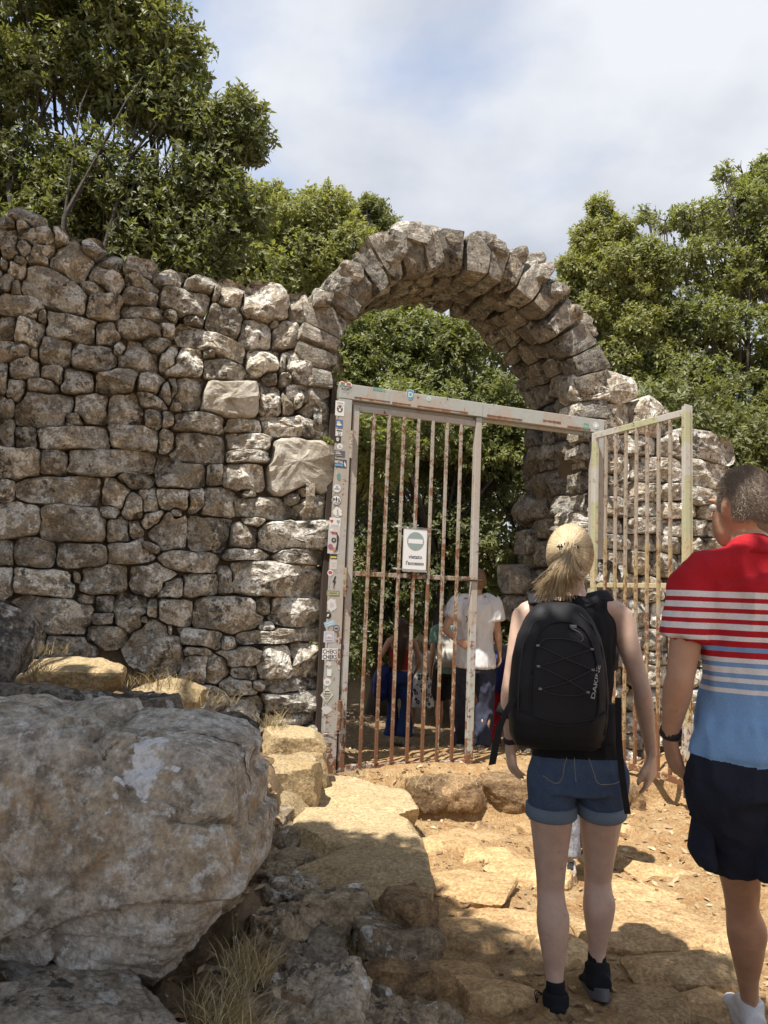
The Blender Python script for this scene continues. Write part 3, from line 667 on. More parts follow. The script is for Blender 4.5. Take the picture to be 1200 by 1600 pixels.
# step risers in front of the gate
for i, (u, v, w, lab) in enumerate([(668, 1240, .24, 'brown riser stone of the step, next to the kerb'), (722, 1240, .26, 'wide brown riser stone in the middle of the step'), (790, 1238, .3, 'brown riser stone left of the blonde woman'),
        (870, 1240, .36, 'riser stone of the step hidden behind the blonde woman'), (960, 1245, .34, 'riser stone of the step right of the blonde woman')]):
    p = atZ(u, v + 12, 0.0); at_rock('step_stone', lab, (p[0], p[1] + 0.1, 0.04), (w / 2 * 1.3, 0.15, 0.12), 761 + i, M['riser'], (0, 0, 12), 16, 'step', 'step stones in front of the gate', k=14, ns=0.07, facets=12, smooth=False)
# jagged limestone of the left bank, foreground
bank = [(455, 1580, .1, (.26, .24, .14)), (560, 1590, .06, (.2, .22, .12)), (640, 1570, .05, (.13, .16, .1)), (480, 1480, .16, (.17, .16, .09)), (430, 1430, .2, (.15, .16, .09)), (520, 1445, .14, (.12, .1, .07)), (455, 1375, .22, (.12, .12, .06)),
        (400, 1530, .16, (.16, .15, .1)), (560, 1520, .1, (.16, .12, .08)), (500, 1400, .2, (.12, .1, .06)), (425, 1350, .24, (.1, .08, .05)), (380, 1600, .14, (.2, .18, .12)), (650, 1620, .03, (.16, .16, .08))]
lab_b = ['pitted limestone lump at the bottom edge left of centre', 'pitted limestone lump at the bottom edge in the centre', 'knobbly limestone lump beside the shaded path', 'rounded bank rock above the pitted lumps', 'bank rock beside the dry grass', 'small bank rock left of the kerb supports',
         'flat bank rock right of the boulder', 'bank rock at the foot of the dry grass tuft', 'low bank rock under the kerb stones', 'small flat rock left of the shaded kerb block', 'small pale stone close to the boulder side', 'low rock at the bottom edge under the grass', 'half buried rock at the very bottom beside the path']
for i, (u, v, z, hf) in enumerate(bank):
    rock('bank_rock', lab_b[i], u, v, z + 0.05, hf, 780 + i, M['darkrock' if i % 3 else 'boulder'], (rg.uniform(-10, 10), rg.uniform(-10, 10), rg.uniform(0, 90)), 28 if i < 4 else 18, 'rock', 'rocks of the left bank', ns=0.13, k=5, jit=0.2, nf=2.2, oct_=6, pit=0.04)
# bare rock plates set in the path
plates = [(740, 1300, .5, .3), (860, 1290, .4, .3), (690, 1325, .3, .22), (770, 1345, .3, .2), (830, 1375, .35, .24), (720, 1400, .4, .26), (1000, 1400, .45, .3), (1040, 1440, .4, .26), (980, 1470, .4, .24), (800, 1450, .4, .26), (880, 1500, .3, .2), (1060, 1530, .34, .22), (700, 1530, .3, .2), (960, 1300, .24, .16), (1030, 1360, .3, .2), (1120, 1580, .24, .18), (780, 1560, .26, .18), (1010, 1590, .3, .2), (740, 1470, .3, .2), (1140, 1470, .36, .24)]
for i, (u, v, w, d) in enumerate(plates):
    p = atZ(u, v, 0.015); zz = gz(p[0], p[1])
    o = stone('path_stone', (p[0], p[1], zz - 0.012), (w / 2 * 1.2, d * 0.62, 0.06), 820 + i, M['path_stone'], ground, n=12, rot=(rg.uniform(-2, 3), rg.uniform(-3, 3), rg.uniform(-25, 25)), k=14, jit=0.34, ns=0.03, facets=14, oct_=5)
# pebbles and chips on the path: too many to count
mb = MB()
rg = np.random.RandomState(91)
Ug, Fg = cube_grid(1)
for i in range(3200):
    x = rg.uniform(-0.9, 3.0); y = 2.0 + 4.6 * rg.rand() ** 1.4
    if (x - P0[0]) * WN[0] + (y - P0[1]) * WN[1] < 0.1: continue
    r = 0.004 + 0.016 * rg.rand() ** 4
    V = Ug / np.linalg.norm(Ug, axis=1)[:, None] * r * rg.uniform(0.6, 1.3, 3); V = V + rg.normal(size=V.shape) * r * 0.2
    mb.add(V + np.array([x, y, 0]), Fg)
mb.V = [V + np.array([0, 0, 0]) for V in mb.V]
cen = np.array([V.mean(0) for V in mb.V]); zz = Hn(cen[:, 0], cen[:, 1]); mb.V = [V + np.array([0, 0, z + 0.003]) for V, z in zip(mb.V, zz)]
o = mb.build('gravel', M['path_stone']); tag(o, 'small stone chips scattered over the ochre path', 'gravel', kind='stuff')
# fallen oak leaves
n = 9000; x = rg.uniform(-1.0, 3.2, n); y = 1.9 + 9 * rg.rand(n) ** 1.7
cl_ = noise3(np.stack([x * 1.6, y * 1.6, x * 0], 1), 3); left = x < 0.1
k_ = (rg.rand(n) < np.where(left, 0.8, 0.28 + 0.5 * np.clip(cl_, 0, 1))) & ~((x < -0.35) & (y > 5.0))
x, y = x[k_], y[k_]; n = len(x); z = Hn(x, y) + 0.008; a = rg.uniform(0, 6.28, n); L = rg.uniform(0.012, 0.034, n); tl = rg.normal(0, 0.3, (n, 2))
d = np.stack([np.cos(a), np.sin(a), tl[:, 0]], 1) * L[:, None]; w = np.stack([-np.sin(a), np.cos(a), tl[:, 1]], 1) * (L * 0.45)[:, None]
c = np.stack([x, y, z], 1); V = np.stack([c - d, c - w + [0, 0, .003], c + d, c + w + [0, 0, .003]], 1).reshape(-1, 3)
lk = NT('dead leaf'); g_ = lk.n('ShaderNodeNewGeometry'); lk.bsdf(lk.ramp(g_.outputs['Random Per Island'], [(0.0, (0.14, 0.085, 0.045)), (0.5, (0.3, 0.2, 0.11)), (1.0, (0.46, 0.36, 0.22))]), 0.8); M['deadleaf'] = lk.m
o = obj('leaf_litter', V, np.arange(4 * n).reshape(-1, 4), M['deadleaf']); tag(o, 'dry brown oak leaves littering path and bank', 'leaf litter', kind='stuff')
# dry grass tufts
gk = NT('dry grass'); g_ = gk.n('ShaderNodeNewGeometry'); gk.bsdf(gk.ramp(g_.outputs['Random Per Island'], [(0.0, (0.2, 0.14, 0.06)), (0.6, (0.42, 0.33, 0.16)), (1.0, (0.55, 0.46, 0.26))]), 0.7); M['grass'] = gk.m
gb = []
def tuft(c, r, n, ht, lean=(0, 0)):
    for i in range(n):
        a = rg.uniform(0, 6.28); q = r * math.sqrt(rg.rand()); b = np.array([c[0] + q * math.cos(a), c[1] + q * math.sin(a), c[2]])
        h = ht * rg.uniform(0.4, 1.1); l = np.array([lean[0] + rg.normal() * 0.45, lean[1] + rg.normal() * 0.45, 1.0]); l /= np.linalg.norm(l)
        sd = np.cross(l, rg.normal(size=3)); sd /= np.linalg.norm(sd); sd *= 0.0011
        m_ = b + l * h * 0.6; e = b + l * h + np.array([l[0] * 0.5, l[1] * 0.5, -0.25]) * h * 0.4
        gb.append([b - sd, b + sd, m_ + sd, m_ - sd, e])
for (u, v, Y, r, nn_, ht, ln) in [(345, 1560, 2.35, .1, 330, .17, (.2, -.1)), (385, 1490, 2.5, .08, 240, .17, (.2, 0)), (370, 1590, 2.2, .09, 220, .13, (.3, -.2)), (245, 1058, 4.45, .2, 200, .12, (0, -.3)), (75, 1008, 4.5, .12, 110, .11, (0, -.2)), (330, 1085, 4.6, .15, 100, .12, (0, -.3)),
        (50, 1035, 4.0, .1, 130, .13, (0, 0)), (540, 1480, 2.95, .07, 130, .1, (0, -.2)), (500, 1208, 5.35, .08, 100, .12, (0, -.2)), (590, 1212, 5.5, .3, 200, .06, (0, -.2)), (680, 1214, 5.55, .3, 160, .05, (0, 0)), (430, 1120, 5.0, .1, 120, .16, (0, 0))]:
    p = atY(u, v, Y); tuft((p[0], p[1], p[2] - ht * 0.45), r, nn_, ht, ln)
gb = np.array(gb); n = len(gb); k = np.arange(n) * 5
o = obj('dry_grass', gb.reshape(-1, 3), np.stack([k, k + 1, k + 2, k + 3], 1), M['grass'], T=np.stack([k + 3, k + 2, k + 4], 1)); tag(o, 'straw-coloured dry grass tufts among the rocks', 'grass', kind='stuff')
# ------------------------------------------------------------------ metal gate
def paint_mat(name, cols, rust=0.5, zfade=True):
    k = NT(name); v = k.coord(False); vr = k.coord(True)
    n1 = k.noise(v, 2.3, 3, 0.5); n2 = k.noise(vr, 22, 8, 0.75, 0.4); n3 = k.noise(vr, 90, 4)
    se = k.n('ShaderNodeSeparateXYZ'); k.l(v, se.inputs[0])
    # hand-painted patches in bands
    zb = k.math('ADD', k.math('MULTIPLY', se.outputs[2], 1.6), k.math('MULTIPLY', n1, 2.2))
    vn = k.n('ShaderNodeTexWhiteNoise', noise_dimensions='1D'); k.l(k.math('FLOOR', k.math('MULTIPLY', zb, 1.7)), vn.inputs['W'])
    c = k.ramp(vn.outputs['Value'], [(i / len(cols), q) for i, q in enumerate(cols)], 'CONSTANT')
    st = k.n('ShaderNodeMapping'); st.inputs['Scale'].default_value = (26, 26, 2.2); k.l(vr, st.inputs[0]); ns = k.noise(st.outputs[0], 1.0, 6, 0.7)
    rm = k.math('ADD', n2, k.math('MULTIPLY', ns, 0.5))
    if zfade:
        low = k.ramp(se.outputs[2], [(0.0, 0.17), (0.55, 0.055), (1.0, 0.0)])
        zz = k.math('MULTIPLY', se.outputs[2], 0.33); low = k.ramp(zz, [(0.03, 0.2), (0.16, 0.1), (0.4, 0.035), (0.7, 0.0)])
        rm = k.math('ADD', rm, low)
    rc = k.mix(n2, (0.07, 0.032, 0.018), (0.25, 0.11, 0.05))
    m = k.ramp(rm, [(0.955 - 0.14 * rust, 0.0), (1.0 - 0.14 * rust, 1.0)])
    stain = k.ramp(rm, [(0.80 - 0.14 * rust, 0.0), (0.99 - 0.14 * rust, 0.55)])
    c = k.mix(stain, c, k.mix(0.5, c, (0.36, 0.19, 0.09))); c = k.mix(m, c, rc)
    b = k.bump(m, 0.5, 0.004, k.bump(n3, 0.15, 0.003))
    k.bsdf(c, k.ramp(m, [(0.0, 0.45), (1.0, 0.9)]), b, Specular_IOR_Level=0.4); return k.m
M['paint'] = paint_mat('peeling grey paint', [(0.4, 0.41, 0.41), (0.41, 0.385, 0.34), (0.37, 0.41, 0.45), (0.38, 0.35, 0.31), (0.37, 0.39, 0.37), (0.39, 0.38, 0.36)], 0.55)
M['paint_bar'] = paint_mat('rusty bar paint', [(0.34, 0.28, 0.205), (0.35, 0.265, 0.18), (0.33, 0.32, 0.28), (0.3, 0.27, 0.2)], 1.35)
M['paint_leaf'] = paint_mat('yellow green peeling paint', [(0.47, 0.43, 0.24), (0.47, 0.42, 0.3), (0.41, 0.42, 0.27), (0.46, 0.45, 0.41), (0.48, 0.42, 0.26)], 0.7)
M['paint_leafbar'] = paint_mat('yellow green bar paint', [(0.36, 0.31, 0.19), (0.31, 0.33, 0.22), (0.33, 0.3, 0.25), (0.36, 0.29, 0.16)], 1.1)
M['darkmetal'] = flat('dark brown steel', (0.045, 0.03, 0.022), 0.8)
M['wire'] = flat('galvanised wire', (0.45, 0.45, 0.44), 0.4, Metallic=0.8)
gate = thing('metal_gate', 'rusty painted barred gate with one leaf closed and one open', 'gate', tuple(wp(1.2, 0.1)))
AXW = (WD, WN, WZ)
GB, GT = 0.11, 3.1
def wbox(m, s0, s1, z0, z1, o0, o1, mi=0, bev=0.003):
    m.box(wp((s0 + s1) / 2, (z0 + z1) / 2, (o0 + o1) / 2), AXW, ((s1 - s0) / 2, abs(o1 - o0) / 2, (z1 - z0) / 2), mi, bev)
m = MB(); wbox(m, 0.0, 0.105, GB - 0.03, GT - 0.122, -0.05, 0.03); post_l = m.build('post', M['paint'], gate); post_l['label'] = 'left gate post covered in stickers'
m = MB(); wbox(m, -0.045, -0.002, GB - 0.03, GT, -0.09, -0.045); m.build('shade_strip', M['darkmetal'], post_l)  # dark-coloured strip standing in for the shadowed gap between wall and post
m = MB(); wbox(m, 2.385, 2.49, GB - 0.1, GT - 0.122, -0.05, 0.03); post_r = m.build('post', M['paint'], gate)
m = MB(); wbox(m, -0.0, 1.262, GT - 0.12, GT, -0.05, 0.032); wbox(m, 1.264, 2.49, GT - 0.121, GT - 0.001, -0.05, 0.031); wbox(m, 0.108, 2.38, GT - 0.15, GT - 0.122, -0.05, -0.02)
lint = m.build('lintel', M['paint'], gate)
m = MB(); wbox(m, 0.11, 2.38, GB - 0.055, GB + 0.0, -0.05, 0.02); m.build('threshold', M['paint_bar'], gate)
rk = NT('rust bloom'); _v = rk.coord(False); _n = rk.noise(_v, 30, 6); rk.bsdf(rk.mix(_n, (0.1, 0.035, 0.015), (0.3, 0.12, 0.05)), 0.9, rk.bump(_n, 0.6, 0.004)); M['rust'] = rk.m
m = MB(); rgr = np.random.RandomState(3)
for s0, s1, z in ((0.12, 0.42, .098), (0.44, 0.6, .1), (0.66, 1.1, .1), (1.3, 1.62, .098), (1.85, 2.02, .075), (2.1, 2.34, .1)):
    for a in np.arange(s0, s1, 0.02):
        h = rgr.uniform(0.003, 0.009); wbox(m, a, a + 0.021, GT - z - h * 1.6, GT - z + h * 0.5, 0.0315, 0.0332 + 0.0004 * rgr.rand(), 0, 0)
o = m.build('rusted_weld', M['rust'], lint); o['kind'] = 'stuff'
# closed leaf
L0, L1 = 0.122, 1.262; ZB, ZT, ZM = GB + 0.012, GT - 0.155, 1.62
m = MB()
wbox(m, L0, L0 + 0.055, ZB, ZT, -0.03, 0.012); wbox(m, L1 - 0.055, L1, ZB - 0.01, ZT + 0.03, -0.03, 0.02)
wbox(m, L0 + 0.055, L1 - 0.055, ZT - 0.05, ZT, -0.028, 0.01); wbox(m, L0 + 0.055, L1 - 0.055, ZB, ZB + 0.055, -0.028, 0.01)
leaf1 = m.build('gate_leaf', M['paint'], gate); leaf1['label'] = 'closed left leaf with rusty vertical bars'
m = MB(); wbox(m, L0 + 0.055, L1 - 0.055, ZM - 0.018, ZM + 0.018, -0.024, -0.004); m.build('middle_rail', M['paint_bar'], leaf1)
for i in range(7):
    s = L0 + 0.055 + (i + 1) * (L1 - L0 - 0.11) / 8 - 0.004
    m = MB(); wbox(m, s - 0.0125, s + 0.0125, ZB + 0.056, ZT - 0.051, -0.003, 0.018, 0, 0.002); m.build('bar', M['paint_bar'], leaf1)
for z in (2.62, 1.55, 0.55):
    m = MB(); c = wp(0.1135, z, 0.03); m.tube([(*(c - WZ * 0.11), 0.016), (*(c - WZ * 0.002), 0.016)], 12); m.tube([(*(c + WZ * 0.002), 0.016), (*(c + WZ * 0.11), 0.016)], 12)
    m.build('hinge', M['paint_bar'], leaf1, smooth=False)
m = MB(); wbox(m, L1 - 0.15, L1 - 0.056, 1.6, 1.618, 0.02, 0.03); m.tube([(*wp(L1 - 0.1, 1.61, 0.03), 0.008), (*wp(L1 + 0.03, 1.61, 0.03), 0.008)], 8); m.build('latch_bolt', M['darkmetal'], leaf1)
m = MB(); ch = [wp(L1 - 0.11 + 0.02 * math.sin(t * 1.7), 1.32 - 0.03 * t, 0.03 + 0.008 * math.cos(t * 3)) for t in np.linspace(0, 1.6, 12)]
m.tube([(*q, 0.005) for q in ch], 6); m.build('chain', M['darkmetal'], leaf1, smooth=True)
# open leaf, swung towards the viewer
HG = wp(2.375, 0, 0.03)[:2]; OUT = np.array([2.285, 5.70]); LD = np.append(OUT - HG, 0); LL = np.linalg.norm(LD); LD /= LL; LN = np.array([LD[1], -LD[0], 0])
def lbox(m, a0, a1, z0, z1, o0, o1, bev=0.003):
    c = np.append(HG, 0) + LD * (a0 + a1) / 2 + LN * (o0 + o1) / 2 + WZ * (z0 + z1) / 2
    m.box(c, (LD, LN, WZ), ((a1 - a0) / 2, abs(o1 - o0) / 2, (z1 - z0) / 2), 0, bev)
m = MB(); RB, RTp, RM = 0.17, 2.965, 1.62
lbox(m, 0.0, 0.055, RB, RTp, -0.02, 0.02); lbox(m, LL - 0.065, LL, RB - 0.02, RTp + 0.02, -0.03, 0.02)
lbox(m, 0.055, LL - 0.065, RTp - 0.055, RTp - 0.002, -0.019, 0.019); lbox(m, 0.055, LL - 0.065, RB, RB + 0.05, -0.019, 0.019)
leaf2 = m.build('gate_leaf', M['paint_leaf'], gate); leaf2['label'] = 'open right leaf in yellowed green paint'
m = MB(); lbox(m, 0.055, LL - 0.065, RM - 0.02, RM + 0.02, -0.024, -0.006); m.build('middle_rail', M['paint_leaf'], leaf2)
for i in range(7):
    a = 0.055 + (i + 1) * (LL - 0.12) / 8
    m = MB(); lbox(m, a - 0.0125, a + 0.0125, RB + 0.051, RTp - 0.056, -0.004, 0.018, 0.002); m.build('bar', M['paint_leafbar'], leaf2)
m = MB(); lbox(m, LL - 0.17, LL - 0.067, 1.42, 1.5, -0.026, 0.026); m.build('lock_box', M['paint_bar'], leaf2)
m = MB(); q0 = np.append(HG, 0) + LD * (LL - 0.26) + WZ * 1.6; q1 = np.append(HG, 0) + LD * (LL - 0.1) + WZ * 1.4
m.tube([(*q0, 0.012), (*q1, 0.012)], 6); m.build('brace', M['paint_bar'], leaf2)
m = MB(); lbox(m, LL + 0.001, LL + 0.012, RB - 0.02, RTp + 0.02, 0.005, 0.06, 0.002); m.build('stop_strip', M['paint_leaf'], leaf2)
m = MB(); c = np.append(HG, 0) + LD * (LL - 0.03) + WZ * (RB - 0.05); m.box(c, (LD, LN, WZ), (0.02, 0.02, 0.03), 0, 0.003); m.build('drop_foot', M['darkmetal'], leaf2)

# ------------------------------------------------------------------ stickers (parts of the posts) and the sign
def fc(c, r=0.5):
    key = 'print %.3f %.3f %.3f' % c; return flat(key, c, r)
_txt = {}
def text_tris(txt, bold=False):
    if txt in _txt: return _txt[txt]
    cu = bpy.data.curves.new('t', 'FONT'); cu.body = txt; cu.align_x = 'CENTER'; cu.align_y = 'CENTER'; cu.size = 1.0; cu.space_line = 1.0; cu.resolution_u = 3
    if bold: cu.offset = 0.018
    o = bpy.data.objects.new('t', cu); COL.objects.link(o); dg = bpy.context.evaluated_depsgraph_get(); me = bpy.data.meshes.new_from_object(o.evaluated_get(dg))
    me.calc_loop_triangles(); V = np.array([v.co[:] for v in me.vertices]).reshape(-1, 3); T = np.array([t.vertices[:] for t in me.loop_triangles]).reshape(-1, 3)
    bpy.data.objects.remove(o); bpy.data.curves.remove(cu); bpy.data.meshes.remove(me)
    w = V[:, :2]; V[:, 0] -= (w[:, 0].min() + w[:, 0].max()) / 2; V[:, 1] -= (w[:, 1].min() + w[:, 1].max()) / 2
    _txt[txt] = (V, T); return V, T
def circ(r, n=20, cx=0, cy=0, rx=None): return [(cx + (rx or r) * math.cos(t), cy + r * math.sin(t)) for t in np.linspace(0, 2 * math.pi, n, endpoint=False)]
def rect(w, h, cx=0, cy=0): return [(cx - w / 2, cy - h / 2), (cx + w / 2, cy - h / 2), (cx + w / 2, cy + h / 2), (cx - w / 2, cy + h / 2)]
def torn(w, h, seed):
    r_ = np.random.RandomState(seed); return [(w / 2 * math.cos(t) * r_.uniform(0.7, 1.15), h / 2 * math.sin(t) * r_.uniform(0.7, 1.15)) for t in np.linspace(0, 2 * math.pi, 16, endpoint=False)]
def plate(name, parent, u, v, items, off=0.0316, rot=0.0, frame=None, lift=0.0007, k=1 / 203.0):
    """items: ('poly', pts in photo px, colour) or ('text', string, height px, colour, cx, cy, angle, max width)"""
    mats_ = []; m = MB(); cr_, sr_ = math.cos(rot), math.sin(rot)
    s_, z_ = px_wall(u, v, off)
    def P(x, y, l):
        x, y = (x * cr_ - y * sr_) * k, (x * sr_ + y * cr_) * k
        return wp(s_ + x, z_ + y, off + l * lift)
    for li, it in enumerate(items):
        col = it[2] if it[0] == 'poly' else it[3]; mt = fc(col)
        if mt not in mats_: mats_.append(mt)
        mi = mats_.index(mt)
        if it[0] == 'poly': m.poly([P(x, y, li) for x, y in it[1]], mi)
        else:
            V, T = text_tris(it[1], True); h = V[:, 1].max() - V[:, 1].min(); w = V[:, 0].max() - V[:, 0].min(); sc = it[2] / h; sx = min(sc * 1.1, it[7] / w) if len(it) > 7 else sc
            a = it[6] if len(it) > 6 else 0; cx, cy = (it[4], it[5]) if len(it) > 5 else (0, 0)
            pts = []
            for q in V:
                x, y = q[0] * sx, q[1] * sc; x, y = x * math.cos(a) - y * math.sin(a) + cx, x * math.sin(a) + y * math.cos(a) + cy; pts.append(P(x, y, li))
            m.add(pts, None, T, mi)
    o = m.build(name, mats_, parent); return o
Wh, Bk, Gy, Rd, Bl, Yl, Gn = (.68, .68, .66), (.025, .025, .028), (.3, .31, .32), (.5, .06, .06), (.08, .16, .34), (.62, .5, .08), (.1, .24, .18)
ht = [(0, -7), (-6, -3.5), (-10, 1), (-11, 4), (-8, 7), (-4, 7), (0, 4.5), (4, 7), (8, 7), (11, 4), (10, 1), (6, -3.5)]
plate('sticker', lint, 540, 603, [('poly', ht, Wh), ('poly', rect(7, 2.6, -5, 4), Rd), ('poly', rect(7, 2.6, 5, 4), Rd), ('poly', rect(8, 1.6, -5, 1.4), Gn), ('poly', rect(8, 1.6, 5, 1.4), Gn), ('text', 'CHAMPION', 3.6, Bk, 0, -1.5, 0, 19), ('text', 'EUROPE', 2.6, Bk, 0, -5, 0, 12)], 0.0336)
plate('sticker', post_l, 531, 638, [('poly', rect(15, 24), Wh), ('poly', circ(5.6, 20, 0, -1, 5), (.13, .085, .07)), ('poly', circ(2.4, 12, 0, -2.4, 2), Wh), ('poly', circ(1.1, 8, -2.4, 1.2), Wh), ('poly', circ(1.1, 8, 2.4, 1.2), Wh), ('poly', rect(10, 1.6, 0, 8.2), Gy)])
plate('sticker', post_l, 530, 662, [('poly', rect(12, 13), Bl), ('poly', circ(2.6, 12, -1, 1.5, 3), Yl), ('poly', circ(1.8, 10, 0, -1.6, 4.4), Wh)])
plate('sticker', post_l, 530, 676, [('poly', rect(11, 10), Wh), ('poly', rect(9, 2.0, 0, 3), Bk), ('poly', circ(2.8, 10, 0, -1.5), Gy), ('poly', circ(1.2, 8, 0, -1.5), Wh)])
plate('sticker', post_l, 527.5, 687, [('poly', rect(10.5, 11), Bk), ('poly', circ(2.3, 12, 0, 1.2, 2.7), Wh), ('poly', rect(3, 2, 0, -1.4), Wh), ('poly', circ(0.7, 8, -1.1, 1), Bk), ('poly', circ(0.7, 8, 1.1, 1), Bk)])
plate('sticker', post_l, 531, 697.5, [('poly', circ(5), Wh), ('poly', circ(2.2, 12, .4, 0), Gy), ('poly', circ(1.3, 10, .9, .4), Wh)])
plate('sticker', post_l, 531, 709, [('poly', rect(17, 10), (.1, .1, .11)), ('poly', rect(7, 1, -3.4, 2.4), Wh), ('poly', rect(9, 1, -2.6, 0), Wh), ('poly', rect(11, 1, -1.6, -2.6), Gy)])
plate('sticker', post_l, 532, 724, [('poly', rect(20, 13), (.06, .065, .08)), ('text', 'METAL', 4.2, Wh, -2.4, 2, 0, 14), ('poly', rect(14, 3.4, -2.4, -3), (.13, .3, .47)), ('poly', [(6, 4), (8.5, 0), (9, -5), (7.5, -5), (6, -1)], Wh)])
plate('sticker', post_l, 529.5, 745, [('poly', torn(7, 13, 5), (.12, .26, .22))])
plate('sticker', post_l, 526.5, 763, [('poly', circ(7.2), Gy), ('poly', circ(6.2), Wh), ('poly', rect(9, 2.4, 0, -1), Gy), ('poly', circ(2, 10, 0, 2.4), Gy)])
plate('sticker', post_l, 525.5, 781.5, [('poly', circ(8.2), Bk), ('poly', circ(7.4), Wh), ('poly', [(0, 6), (1.6, 1.5), (0, -4), (-1.6, 1.5)], Bk), ('text', 'P', 6, Bk, -4.2, 0), ('text', 'S', 6, Bk, 4.2, 0), ('poly', rect(8, 1.2, 0, -4.6), Bk)])
plate('sticker', post_l, 528, 800, [('poly', torn(16, 16, 9), Wh), ('poly', [(-2, 3), (0, 5), (1, -4), (-1, -4)], Gy), ('poly', rect(6, .8, 0, -5), Gy)])
plate('sticker', post_l, 523.5, 816, [('poly', rect(18, 14), Wh), ('poly', [(-5.5, -2), (-8.4, 2), (-7, 4), (-5.5, 3), (-4, 4), (-2.6, 2)], Rd), ('poly', [(5, -2), (2.2, 2), (3.6, 4), (5, 3), (6.4, 4), (7.8, 2)], Gy), ('poly', rect(13, 1, 0, -4.6), Gy)])
plate('sticker', post_l, 521.5, 844, [('poly', rect(19, 42), (.52, .5, .49)), ('poly', rect(9, 4, 1, 11), (.35, .1, .1)), ('poly', circ(4, 12, 0, 0), Bk), ('poly', circ(2, 10, 0, 0), Gy), ('poly', circ(4, 12, -5, -10), (.3, .12, .16)), ('poly', [(4, 12), (8, 6), (7, -14), (3, -18), (5, -4)], Bk), ('poly', circ(3, 10, 1, -14), (.45, .2, .12)), ('poly', rect(5, 3, -5, 16), Wh)])
plate('sticker', post_l, 521, 869.5, [('poly', rect(12, 6.5), Bk), ('poly', rect(10, 2.6, 0, -1), Yl)])
plate('sticker', post_l, 521, 882, [('poly', rect(11, 15), (.55, .53, .5)), ('poly', rect(6, .7, 0, 2), (.5, .3, .28)), ('poly', rect(5, .7, 0, -2), (.5, .3, .28))])
plate('sticker', post_l, 516, 895, [('poly', circ(4.6), Wh), ('poly', circ(2.6, 12, 0, .4, 3.4), Rd)])
plate('sticker', post_l, 522, 910, [('poly', [(1, 10), (-2.6, 0), (0, 0), (-1, -10), (3.2, 2), (.8, 2), (3.4, 9)], Bk)])
plate('sticker', post_l, 520.5, 927, [('poly', rect(21, 8), (.2, .21, .12)), ('poly', rect(18, 5), (.36, .36, .22)), ('poly', rect(12, 1.2, 0, .4), (.12, .12, .08))])
plate('sticker', post_l, 518, 945, [('poly', torn(16, 22, 3), (.6, .59, .58)), ('poly', torn(7, 9, 4), (.48, .47, .48))])
plate('sticker', post_l, 512.5, 961.5, [('poly', circ(5.4), Bk), ('poly', [(-2, -2), (-1, 2), (2, 2.6), (1, -1.6)], Wh)])
plate('sticker', post_l, 515, 974.5, [('poly', rect(17, 9), (.3, .45, .58)), ('poly', rect(12, 1.3, 0, 1.2), Wh), ('poly', rect(9, 1.3, 0, -1.8), Wh)], rot=0.35)
plate('sticker', post_l, 525.5, 982, [('poly', circ(5.4), (.09, .09, .1)), ('poly', circ(4.2), Gy), ('poly', rect(5, 2, 0, 0), Bk)])
plate('sticker', post_l, 514, 995, [('poly', rect(17, 17), (.5, .49, .53)), ('poly', rect(13, 13), (.43, .42, .5)), ('poly', [(-4.4, -1), (-4, 2), (-2, 4), (2, 4), (4, 2), (4.4, -1)], (.62, .61, .62)), ('poly', [(-2, -1), (-1.4, .8), (1.4, .8), (2, -1)], (.43, .42, .5)), ('poly', rect(9, 1, 0, -4), (.58, .57, .6))])
plate('sticker', post_l, 515.5, 1022, [('poly', rect(24.5, 17), (.75, .75, .73)), ('text', 'CHEKS', 6.6, Bk, 0, 3.9, 0, 23), ('text', 'CHEKS', 6.6, Bk, 0, -4.1, 0, 23)])
plate('sticker', post_l, 514, 1037, [('poly', torn(10, 9, 12), (.56, .54, .52))])
plate('sticker', post_l, 514.5, 1051, [('poly', rect(7, 10), Wh), ('poly', rect(7, 1, 0, -6.5), Gy)])
plate('sticker', post_l, 511.5, 1065.5, [('poly', circ(6), Wh), ('poly', rect(5, .9, 0, 1), Gy), ('poly', rect(6, .9, 0, -1), Gy)])
plate('sticker', post_l, 511, 1086, [('poly', [(0, 13), (-11, 0), (0, -13), (11, 0)], (.3, .29, .25)), ('poly', [(0, 12), (-10, 0), (0, -12), (10, 0)], (.62, .6, .52)), ('poly', rect(8, 1.4, 0, 5.4), Bk), ('text', 'URNO', 3.8, Bk, 0, 1.4, 0, 13), ('poly', rect(10, .9, 0, -2.4), Bk), ('text', 'ART', 2.6, Bk, 0, -5.4, 0, 7), ('poly', circ(.8, 8, 0, -9), Bk)])
plate('sticker', post_l, 510.5, 1109, [('poly', torn(18, 13, 15), (.55, .52, .5))])
sh = [(-6, 7.5), (0, 8.6), (6, 7.5), (6, -3), (3, -7), (0, -8.6), (-3, -7), (-6, -3)]
plate('sticker', lint, 641, 617, [('poly', [(x * 1.1, y * 1.08) for x, y in sh], Wh), ('poly', sh, (.1, .3, .42)), ('text', 'D', 8.6, Wh, .6, .4)], 0.0336)
plate('sticker', lint, 670, 623, [('poly', circ(4.2), (.55, .62, .6)), ('poly', circ(2.6, 12), (.3, .5, .48))], 0.0336)
plate('sticker', lint, 590, 608, [('poly', rect(17, 5), (.16, .3, .24)), ('poly', [(10, 1), (14, -1), (10, -3)], (.16, .3, .24))], 0.0336)
plate('sticker', lint, 916, 666, [('poly', rect(9, 9), (.12, .28, .2)), ('text', 'fior', 4, (.5, .56, .5), 0, 0, 0, 7)], 0.0336, k=1 / 176.0)
plate('sticker', lint, 931, 665, [('poly', circ(5.4), Wh), ('poly', circ(4.2), (.25, .35, .55)), ('poly', circ(3.2), Wh)], 0.0336, k=1 / 176.0)
